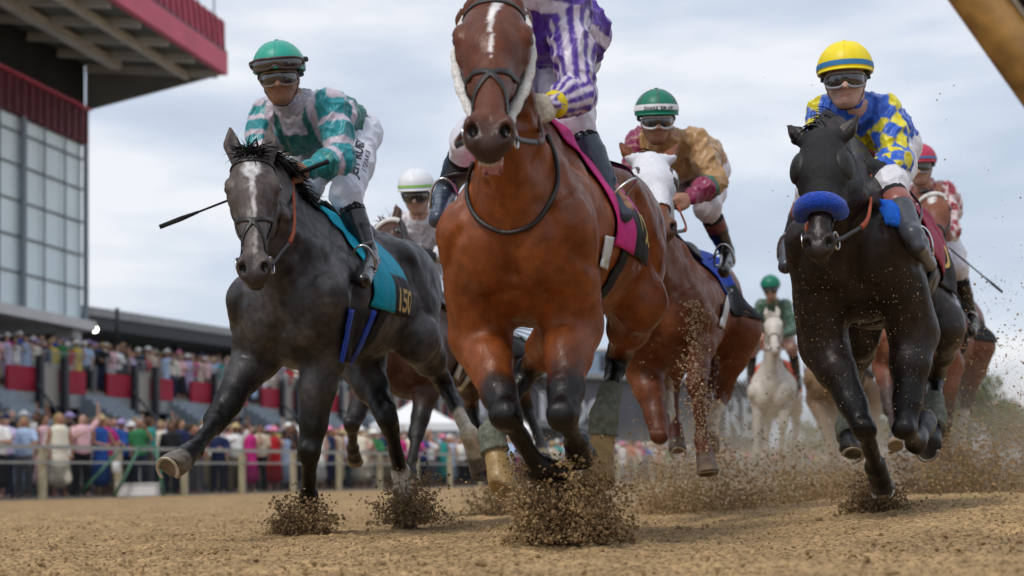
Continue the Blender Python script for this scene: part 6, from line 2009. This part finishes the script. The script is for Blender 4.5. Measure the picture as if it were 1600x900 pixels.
# ------------------------------------------------------------------ spectators
def crowd_proto(pose, kind, seed):
    """returns meshes (skin, top, bottom, hair/hat) of one low detail person standing at the origin, facing -y"""
    r = np.random.RandomState(seed)
    hgt = 1.0
    sh, hipz, kz = 1.42, .92, .50
    arms = {'down': [((.20, 0, 1.40), (.25, .0, 1.12), (.24, -.06, .88)), ((-.20, 0, 1.40), (-.25, .0, 1.12), (-.24, -.06, .88))],
            'rail': [((.20, 0, 1.40), (.28, -.10, 1.16), (.16, -.36, 1.10)), ((-.20, 0, 1.40), (-.28, -.10, 1.16), (-.14, -.36, 1.10))],
            'phone': [((.20, 0, 1.40), (.26, -.20, 1.25), (.09, -.34, 1.52)), ((-.20, 0, 1.40), (-.25, .0, 1.12), (-.20, -.12, .90))],
            'cheer': [((.20, 0, 1.42), (.34, -.06, 1.62), (.30, -.10, 1.88)), ((-.20, 0, 1.40), (-.28, -.16, 1.22), (-.12, -.34, 1.30))],
            'fold': [((.20, 0, 1.40), (.27, -.06, 1.15), (.02, -.22, 1.18)), ((-.20, 0, 1.40), (-.27, -.06, 1.15), (-.02, -.22, 1.13))]}[pose]
    X = np.array([1.0, 0, 0]); out = {}
    def fin(f):
        v, q = f.mesh(1)
        if np.einsum('ij,ij->i', v[q[:, 0]], np.cross(v[q[:, 1]], v[q[:, 2]])).sum() < 0: q = q[:, ::-1].copy()
        return v, q
    lo, hi = (-.42, -.45, -.02), (.42, .25, 2.0)
    f = Field(lo, hi, .028)
    f.ell((0, -.01, 1.63), (.078, .095, .115), 0); f.cone((0, 0, 1.45), (0, 0, 1.58), .055, .05, .03); f.cone((0, -.095, 1.63), (0, -.115, 1.60), .012, .014, .01)
    f.chain([(0, 0, 1.36), (0, 0, .95)], [.12, .11], .03, X, 1.3)
    for s_, e_, a_ in arms:
        f.chain([s_, e_, a_], [.05, .042, .03], .03); d = nrmz(np.array(a_) - e_); f.ell(np.array(a_) + d * .06, (.035, .035, .045), .02)
    for sd in (-1, 1): f.chain([(.09 * sd, 0, .92), (.10 * sd, 0, .5), (.11 * sd, 0.02, .08)], [.085, .06, .042], .02); f.ell((.11 * sd, -.05, .04), (.045, .12, .04), .01)
    out['body'] = fin(f)
    f = Field(lo, hi, .028)
    f.chain([(0, 0, 1.38), (0, 0, 1.12), (0, 0, .95)], [.135, .125, .135], .03, X, 1.38)
    slv = 1.0 if kind in ('jacket',) else .55
    for s_, e_, a_ in arms:
        s_, e_, a_ = map(np.array, (s_, e_, a_))
        if kind == 'sundress': f.cone(s_ * [.8, 1, 1], s_ * [.8, 1, 1] + (0, 0, .03), .05, .03, .03); continue
        f.cone(s_, s_ + (e_ - s_) * (1 if slv == 1 else .7), .065, .06, .04)
        if slv == 1: f.cone(e_, e_ + (a_ - e_) * .9, .058, .045, .02)
    out['shirt'] = fin(f)
    f = Field(lo, hi, .028)
    if kind in ('sundress', 'skirt'):
        f.chain([(0, 0, .98), (0, 0, .80), (0, 0, .38)], [.12, .15, .20], .03, X, 1.25)
    else:
        f.cone((0, 0, .98), (0, 0, .88), .12, .12, .03, X, 1.35)
        for sd in (-1, 1): f.chain([(.09 * sd, 0, .88), (.10 * sd, 0, .5), (.11 * sd, .02, .06)], [.105, .08, .075], .02)
    out['trousers'] = fin(f)
    for hk in ('hair', 'long_hair', 'sun_hat', 'cap'):
        f = Field((-.3, -.35, 1.3), (.3, .3, 1.85), .022 if hk != 'sun_hat' else .018)
        if hk in ('hair', 'long_hair', 'sun_hat'):
            f.ell((0, .015, 1.66), (.09, .10, .105), 0); f.ell((0, -.11, 1.60), (.075, .06, .10), .01, sub=True)
            if hk == 'long_hair': f.chain([(0, .07, 1.64), (.0, .09, 1.42)], [.085, .075], .03, X, 1.2)
        if hk == 'sun_hat':
            f = Field((-.3, -.35, 1.3), (.3, .3, 1.85), .018)
            f.ell((0, 0, 1.71), (.10, .11, .09), 0); f.ell((0, 0, 1.685), (.22, .23, .020), .02)
        if hk == 'cap':
            f = Field((-.3, -.35, 1.3), (.3, .3, 1.85), .02)
            f.ell((0, .005, 1.685), (.092, .108, .085), 0); f.cone((0, -.10, 1.69), (0, -.17, 1.675), .05, .045, .01, (0, 0, 1), .25); f.ell((0, -.0, 1.58), (.2, .2, .065), 0, sub=True)
        out[hk] = fin(f)
    return out


def me_of(name, v, q):
    o = mesh_np(name, v, q); me = o.data; bpy.data.objects.remove(o); me.materials.append(None); return me


PROTO = []
for i, (pose, kind) in enumerate([('rail', 'shirt'), ('down', 'shirt'), ('phone', 'shirt'), ('fold', 'jacket'), ('rail', 'sundress'), ('down', 'sundress'), ('cheer', 'shirt'), ('down', 'jacket'), ('phone', 'sundress'), ('fold', 'skirt')]):
    d = crowd_proto(pose, kind, 200 + i)
    PROTO.append((pose, kind, {k: me_of(k, *v) for k, v in d.items()}))
COLS = [('white', (.80, .80, .80)), ('pale blue', (.42, .55, .76)), ('navy', (.02, .03, .09)), ('hot pink', (.55, .03, .22)), ('pale pink', (.78, .48, .52)), ('black', (.02, .02, .024)), ('red', (.45, .02, .03)),
        ('yellow', (.62, .48, .10)), ('teal', (.03, .28, .26)), ('beige', (.60, .50, .38)), ('coral', (.55, .20, .14)), ('royal blue', (.03, .10, .38)), ('lilac', (.56, .48, .70)), ('cream', (.78, .73, .60)), ('grey', (.22, .22, .23)), ('green', (.04, .20, .08))]
cm = {n: mat('cloth_' + n.replace(' ', '_'), c, .8, .2, .12, 20) for n, c in COLS}
BOT = [('dark blue', (.025, .035, .07)), ('khaki', (.28, .23, .15)), ('black', (.02, .02, .024)), ('grey', (.16, .16, .18)), ('white', (.5, .5, .5))]
bm_ = {n: mat('trousers_' + n.replace(' ', '_'), c, .85, .2, .1, 20) for n, c in BOT}
SK = [mat('skin_%d' % i, c, .55, .35, .08, 20) for i, c in enumerate([(.46, .25, .18), (.38, .19, .12), (.52, .32, .25), (.20, .10, .06), (.42, .24, .15)])]
HR = {n: mat('hair_%s' % n, c, .6, .3, .2, 30) for n, c in [('dark', (.018, .013, .01)), ('brown', (.06, .032, .018)), ('blonde', (.32, .22, .10)), ('grey', (.25, .24, .23))]}
HT = {n: mat('hat_' + n.replace(' ', '_'), c, .8, .2, .1, 20) for n, c in [('straw', (.48, .36, .20)), ('white', (.80, .79, .77)), ('pink', (.70, .22, .36)), ('navy', (.02, .03, .08)), ('black', (.02, .02, .02)), ('lilac', (.36, .28, .50))]}
rc = np.random.RandomState(21)
RAILG, WALKG = 'spectators standing behind the outer rail', 'spectators along the raised concourse'


def spectator(pos, group, where, spec=None, facing=None):
    pose, kind, ms = PROTO[rc.randint(len(PROTO))]
    if spec and 'proto' in spec: pose, kind, ms = PROTO[spec['proto']]
    if group == WALKG and pose == 'cheer' and rc.rand() < .7: pose, kind, ms = PROTO[1]
    tn, _ = COLS[rc.choice(16, p=[.14, .09, .07, .06, .11, .06, .05, .05, .04, .07, .05, .05, .05, .06, .03, .02])]; tn = (spec or {}).get('top', tn)
    bn_, _ = BOT[rc.randint(len(BOT))]
    skin_ = SK[rc.randint(5)]
    hk = ['hair', 'long_hair', 'sun_hat', 'cap'][rc.choice(4, p=[.32, .26, .27, .15])] if kind != 'sundress' else ['long_hair', 'sun_hat'][rc.randint(2)]
    hk = (spec or {}).get('hat', hk)
    if hk in ('hair', 'long_hair'): hn = list(HR)[rc.choice(4, p=[.35, .3, .22, .13])]; hm = HR[hn]; desc = ('long ' if hk == 'long_hair' else 'short ') + hn + ' hair'
    else: hn = list(HT)[rc.choice(6, p=[.25, .35, .13, .1, .07, .1])]; hn = (spec or {}).get('hatc', hn); hm = HT[hn]; desc = hn + (' sun hat' if hk == 'sun_hat' else ' cap')
    o = bpy.data.objects.new('person', None); C.objects.link(o)
    o.location = tuple(pos); s_ = rc.uniform(.93, 1.06); o.scale = (s_ * rc.uniform(.95, 1.1), s_, s_)
    base = math.atan2(pos[0], pos[1])
    o.rotation_euler = (0, 0, -base + rc.normal() * .45 + .25)
    garment = {'shirt': 'shirt', 'jacket': 'jacket', 'sundress': 'sleeveless dress', 'skirt': 'top and skirt'}[kind]
    what = '%s %s and %s, %s' % (tn, garment, desc, where)
    o['label'] = what; o['category'] = 'person'; o['group'] = group
    bmat_ = cm[tn] if kind == 'sundress' else bm_[bn_]
    for k, m in (('body', skin_), ('shirt', cm[tn]), ('trousers', bmat_), (hk, hm)):
        c = bpy.data.objects.new({'shirt': 'jacket' if kind == 'jacket' else 'shirt', 'trousers': 'skirt' if kind in ('sundress', 'skirt') else 'trousers', 'long_hair': 'hair'}.get(k, k), ms[k]); C.objects.link(c); c.parent = o
        c.material_slots[0].link = 'OBJECT'; c.material_slots[0].material = m
    return o


ORD = lambda n: '%d%s' % (n, 'th' if 10 <= n % 100 <= 20 else {1: 'st', 2: 'nd', 3: 'rd'}.get(n % 10, 'th'))
n_ = 0
rows = [(-23.35, .05, 30.6, 82, .52, 'front row'), (-24.2, .05, 31.6, 80, .62, 'second row'), (-25.6, .21, 33, 80, .80, 'third row'),
        (-27.6, .37, 35, 78, 1.15, 'fourth row'), (-29.8, .53, 38, 84, 1.9, 'back row')]
for ri, (a_, z_, y0, y1, stp, nm) in enumerate(rows):
    y = y0; k = 0
    while y < y1:
        pos = np.array([a_ + .4 * y + rc.normal() * .1, y, z_]); px = 800 + 2400 * pos[0] / pos[1]
        if px > -30 and px < 1240:
            k += 1; spectator(pos, RAILG, '%s from left in %s' % (ORD(k), nm))
        y += stp * rc.uniform(.75, 1.25) * (1 + max(0, (y - 55)) * .012)
# named ones that stand out
spectator(P(152, 640, depth(wl(57, 1))) * [1, 1, 0] + [0, 0, 2.05], 'stewards in red', 'steward walking up the steps between the red panels', dict(proto=1, top='red', hat='hair'))
spectator(wl(53.6, 3.7, .7), 'stewards in red', 'steward standing at the glass beside the left portal', dict(proto=7, top='red', hat='cap', hatc='white'))
for wi, (off, stp, nm) in enumerate([(.40, .40, 'concourse front'), (1.1, .5, 'concourse middle'), (2.3, .9, 'concourse rear')]):
    y = 47.5 + wi * .4; k = 0
    while y < 92:
        pos = wl(y, (3.7, 3.92, 4.15)[wi], off); px = 800 + 2400 * pos[0] / pos[1]
        if px > -30 and px < 470: k += 1; spectator(pos, WALKG, '%s from left in %s' % (ORD(k), nm))
        y += stp * rc.uniform(.8, 1.3)
# distant crowd to the right reads as one mass
V_, F_, Cc, nb = [], [], [], 0
pal = np.array([c for _, c in COLS])
me_v = np.array([v.co[:] for v in PROTO[1][2]['shirt'].vertices]); 
for k in range(900):
    y = 80 * (2.4 ** rc.uniform(0, 1)) ; a_ = -23.4 - rc.uniform(0, 1) ** 1.5 * 7
    pos = np.array([a_ + .4 * y, y, .05 + max(0, (-23.4 - a_)) * .085])
    for zc, rad, c in ((1.18, (.23, .16, .30), pal[rc.randint(16)]), (1.62, (.10, .11, .13), np.array([.42, .24, .16]) * rc.uniform(.5, 1.2)), (.5, (.19, .14, .48), np.array([.06, .07, .1]) * rc.uniform(.4, 3)), (1.70, (.13, .13, .06), pal[rc.randint(16)] if rc.rand() < .5 else np.array([.05, .035, .02]))):
        mbx = MB(); mbx.ball(pos + (0, 0, zc), rad, 4); V_ += mbx.v; F_ += [tuple(i + nb for i in f) for f in mbx.f]; Cc += [tuple(c)] * len(mbx.v); nb += len(mbx.v)
mesh_c = mesh_np('distant_crowd', np.array(V_), np.array(F_), mat('crowd_cloth', (1, 1, 1), .8, .2, .1, 10, vcol=True), None, np.array(Cc)); tag(mesh_c, 'far crowd packed behind the rail toward the right', 'crowd', kind='stuff')

# ------------------------------------------------------------------ flying dirt
M_CLOD = mat('dirt_clods', (.30, .20, .10), .95, .15, .45, 25, .5, 120)
M_CLODD = mat('damp_dirt_clods', (.22, .148, .078), .95, .15, .45, 25, .5, 120)
_ico = bmesh.new(); bmesh.ops.create_icosphere(_ico, subdivisions=1, radius=1.0)
ICOV = np.array([v.co[:] for v in _ico.verts]); ICOF = np.array([[v.index for v in f.verts] for f in _ico.faces]); _ico.free()


def clods(name, pts, sizes, label, cat, seed=0, m=None):
    r = np.random.RandomState(seed); n = len(pts)
    pts = np.array(pts); sizes = np.array(sizes)
    org = pts.mean(0)
    jit = r.uniform(.5, 1.25, (n, 12, 1)); an = r.uniform(.5, 1.3, (n, 1, 3))
    V = ICOV[None] * jit * an
    q = r.normal(size=(n, 4)); q /= np.linalg.norm(q, axis=1)[:, None]; w, x, y, z = q.T
    Rm = np.stack([1 - 2 * (y * y + z * z), 2 * (x * y - z * w), 2 * (x * z + y * w), 2 * (x * y + z * w), 1 - 2 * (x * x + z * z), 2 * (y * z - x * w), 2 * (x * z - y * w), 2 * (y * z + x * w), 1 - 2 * (x * x + y * y)], 1).reshape(n, 3, 3)
    V = np.einsum('nij,nkj->nki', Rm, V) * sizes[:, None, None] + pts[:, None] - org
    F_ = (ICOF[None] + 12 * np.arange(n)[:, None, None]).reshape(-1, 3)
    o = mesh_np(name, V.reshape(-1, 3), F_, m or M_CLOD, smooth=False, loc=org)
    return tag(o, label, cat, kind='stuff')


def splash(px, ybase, wpx, hpx, n, label, seed, smin=.0014, smax=.009, lean=0.0, m=None, gl=None, ragged=.5):
    """crown of dirt thrown up round a hoof; base centre given by its place on the ground"""
    r = np.random.RandomState(seed)
    zg = .0
    d = .25 * 2400 / (ybase - HOR(px)) if gl is None else gl
    c = P(px, ybase, d); k = d / 2400; c[2] = gz(c[0], c[1]) if gl is None else c[2]
    W_, Hh = wpx * k / 2, hpx * k
    P_, S_ = [], []
    jets = [(r.uniform(-1, 1), r.uniform(.35, 1.15), r.uniform(.04, .20)) for _ in range(26)]
    for i in range(n):
        if r.rand() < .62:
            jx, jh, jw = jets[r.randint(len(jets))]; f = r.uniform(0, 1) ** .8
            x = (jx * (.55 + .5 * f) + r.normal() * jw * (.4 + f)) * W_; z = f * jh * Hh * (1 - .35 * jx * jx) + r.normal() * .02 * Hh
        else:
            x = np.clip(r.normal() * .5, -1.15, 1.15) * W_; z = abs(r.normal()) * .34 * Hh * max(.1, 1 - (x / W_) ** 2 * .7)
        y = r.normal() * W_ * .40 * (.6 + .5 * z / Hh)
        s_ = (smin + (smax - smin) * r.uniform(0, 1) ** 3.2)
        if r.rand() < .05: x *= 1.5; z = abs(z) * 1.35
        P_.append(c + np.array([x + lean * z, y, max(-.005, z)])); S_.append(s_)
    return clods('dirt_splash', P_, S_, label, 'dirt spray', seed, m)


splash(467, 840, 108, 66, 9000, 'clump of dirt bursting under the dark grey horse\'s planted front hoof', 301, m=M_CLODD)
splash(648, 820, 130, 88, 7000, 'clump of dirt bursting under the dark grey horse\'s planted hind hoof', 302, gl=7.75, m=M_CLODD)
splash(888, 848, 178, 145, 24000, 'large burst of dirt under the leading bay horse', 303, smin=.0013, smax=.009, lean=-.12, gl=5.35)
splash(1373, 806, 120, 72, 7000, 'dark clump of dirt under the near black horse\'s planted hoof', 304, gl=7.1, m=M_CLODD)
splash(775, 808, 115, 65, 4000, 'low spray of sand between the grey and the leading bay horse', 305, smin=.002, smax=.010)
splash(1090, 802, 230, 100, 9000, 'wide low spray of sand under the chestnut horse', 306, smin=.002, smax=.011)
splash(1235, 796, 260, 90, 8000, 'sand thrown up between the chestnut and the near black horse', 307, smin=.002, smax=.011)
splash(1520, 792, 230, 130, 11000, 'broad spray of sand at the right behind the near black horse', 308, smin=.002, smax=.011)


def scatter(x0, x1, y0, y1, d0, d1, n, label, seed, smin=.002, smax=.007, den=None, m=None):
    r = np.random.RandomState(seed); P_, S_ = [], []
    while len(P_) < n:
        x, y = r.uniform(x0, x1), r.uniform(y0, y1)
        if den is not None and r.rand() > den(x, y): continue
        P_.append(P(x, y, r.uniform(d0, d1))); S_.append(smin + (smax - smin) * r.uniform(0, 1) ** 3)
    return clods('flying_grit', P_, S_, label, 'dirt spray', seed, m)


scatter(985, 1330, 480, 800, 7.6, 9.8, 2600, 'grit hanging in the air round the chestnut horse\'s legs', 320, den=lambda x, y: ((y - 470) / 330) ** 2.2)
r_ = np.random.RandomState(5)
col_p, col_s = [], []
for i in range(1500):   # column of sand falling off the chestnut's foreleg
    f = r_.uniform(0, 1); x = 1095 + r_.normal() * (9 + 10 * f) + 4 * math.sin(f * 9); y = 470 + 265 * f
    col_p.append(P(x - 12 * (1 - f) + (8 if f > .5 else 0), y, 7.75 + r_.normal() * .06)); col_s.append(.003 + .006 * r_.uniform() ** 3)
clods('sand_stream', col_p, col_s, 'stream of sand pouring down the chestnut horse\'s foreleg', 'dirt spray', 6, mat('light_sand_grains', (.34, .24, .15), .9, .2, .5, 60))
scatter(1190, 1600, 120, 700, 6.0, 9.5, 900, 'specks of dirt in the air around the near black horse', 321, smin=.0015, smax=.006, den=lambda x, y: .06 + ((y - 100) / 600) ** 2)
scatter(1440, 1600, 430, 790, 7.0, 11, 2200, 'dirt thrown high at the right edge', 322, smin=.002, smax=.008, den=lambda x, y: (.15 + .85 * ((y - 430) / 360) ** 1.5) * (.4 + .6 * (x - 1440) / 160))
scatter(1225, 1440, 420, 640, 5.75, 6.1, 420, 'fine pale grit caught in front of the near black horse\'s chest', 323, smin=.0012, smax=.0026, m=mat('pale_grit', (.40, .30, .2), .9))
scatter(940, 1600, 690, 810, 9.5, 13, 5200, 'sand spray filling the track behind the legs', 324, smin=.004, smax=.014, den=lambda x, y: ((y - 680) / 130) ** 1.2)
# loose clods lying on the track
r_ = np.random.RandomState(9); P_, S_ = [], []
for i in range(5200):
    y = 3.6 * (4.2 ** r_.uniform(0, 1)); x = r_.uniform(-.42, .44) * y
    s_ = .003 + .010 * r_.uniform() ** 4; P_.append((x, y, float(gz(np.array(x), np.array(y))) + .006 + s_ * .3)); S_.append(s_)
tag(clods('loose_clods', P_, S_, 'small clods strewn over the track surface', 'clods', 10), kind='stuff')


# ---- dust hanging behind the legs: even low volumes of fine dust
def dust(name, c, r3, dens, label, colr=(.80, .66, .48)):
    m = bpy.data.materials.new('dust_' + name); m.use_nodes = True; t = m.node_tree
    for n in list(t.nodes): t.nodes.remove(n)
    o_ = N(t, 'ShaderNodeOutputMaterial'); v = N(t, 'ShaderNodeVolumePrincipled'); v.inputs['Color'].default_value = (*colr, 1); v.inputs['Anisotropy'].default_value = .2
    tx = N(t, 'ShaderNodeTexCoord'); nn = N(t, 'ShaderNodeTexNoise'); nn.inputs['Scale'].default_value = 1.6; nn.inputs['Detail'].default_value = 3
    ln = N(t, 'ShaderNodeVectorMath', operation='LENGTH'); m1 = N(t, 'ShaderNodeMapRange'); m1.inputs['From Min'].default_value = 1.0; m1.inputs['From Max'].default_value = .25; m1.inputs['To Max'].default_value = 1.0
    mpn = N(t, 'ShaderNodeVectorMath', operation='MULTIPLY'); mpn.inputs[1].default_value = (1 / r3[0], 1 / r3[1], 1 / r3[2])
    t.links.new(tx.outputs['Object'], mpn.inputs[0]); t.links.new(mpn.outputs[0], ln.inputs[0]); t.links.new(ln.outputs['Value'], m1.inputs['Value'])
    m2 = N(t, 'ShaderNodeMapRange'); m2.inputs['From Min'].default_value = .38; m2.inputs['From Max'].default_value = .62; m2.inputs['To Min'].default_value = .35; m2.inputs['To Max'].default_value = dens * 1.5
    t.links.new(tx.outputs['Object'], nn.inputs['Vector']); t.links.new(nn.outputs['Fac'], m2.inputs['Value']); m2.inputs['To Min'].default_value = dens * .35
    mu = N(t, 'ShaderNodeMath', operation='MULTIPLY'); t.links.new(m1.outputs['Result'], mu.inputs[0]); t.links.new(m2.outputs['Result'], mu.inputs[1])
    t.links.new(mu.outputs[0], v.inputs['Density']); t.links.new(v.outputs[0], o_.inputs['Volume'])
    mb = MB(); mb.ball((0, 0, 0), r3, 12)
    o = mb.build('dust_cloud', m, None, True, loc=c); tag(o, label, 'dust cloud', kind='stuff')


c = P(1380, 765, 13.0); dust('a', c, (3.6, 3.0, .80), .42, 'brown dust hanging over the track from the chestnut to the right edge')
c = P(1540, 700, 10.8); dust('b', c, (1.1, .9, .8), .6, 'puff of dust at the right behind the near black horse')
c = P(1235, 705, 16.0); dust('c', c, (1.7, 1.0, 1.0), .45, 'thin brown dust in front of the far white horse')
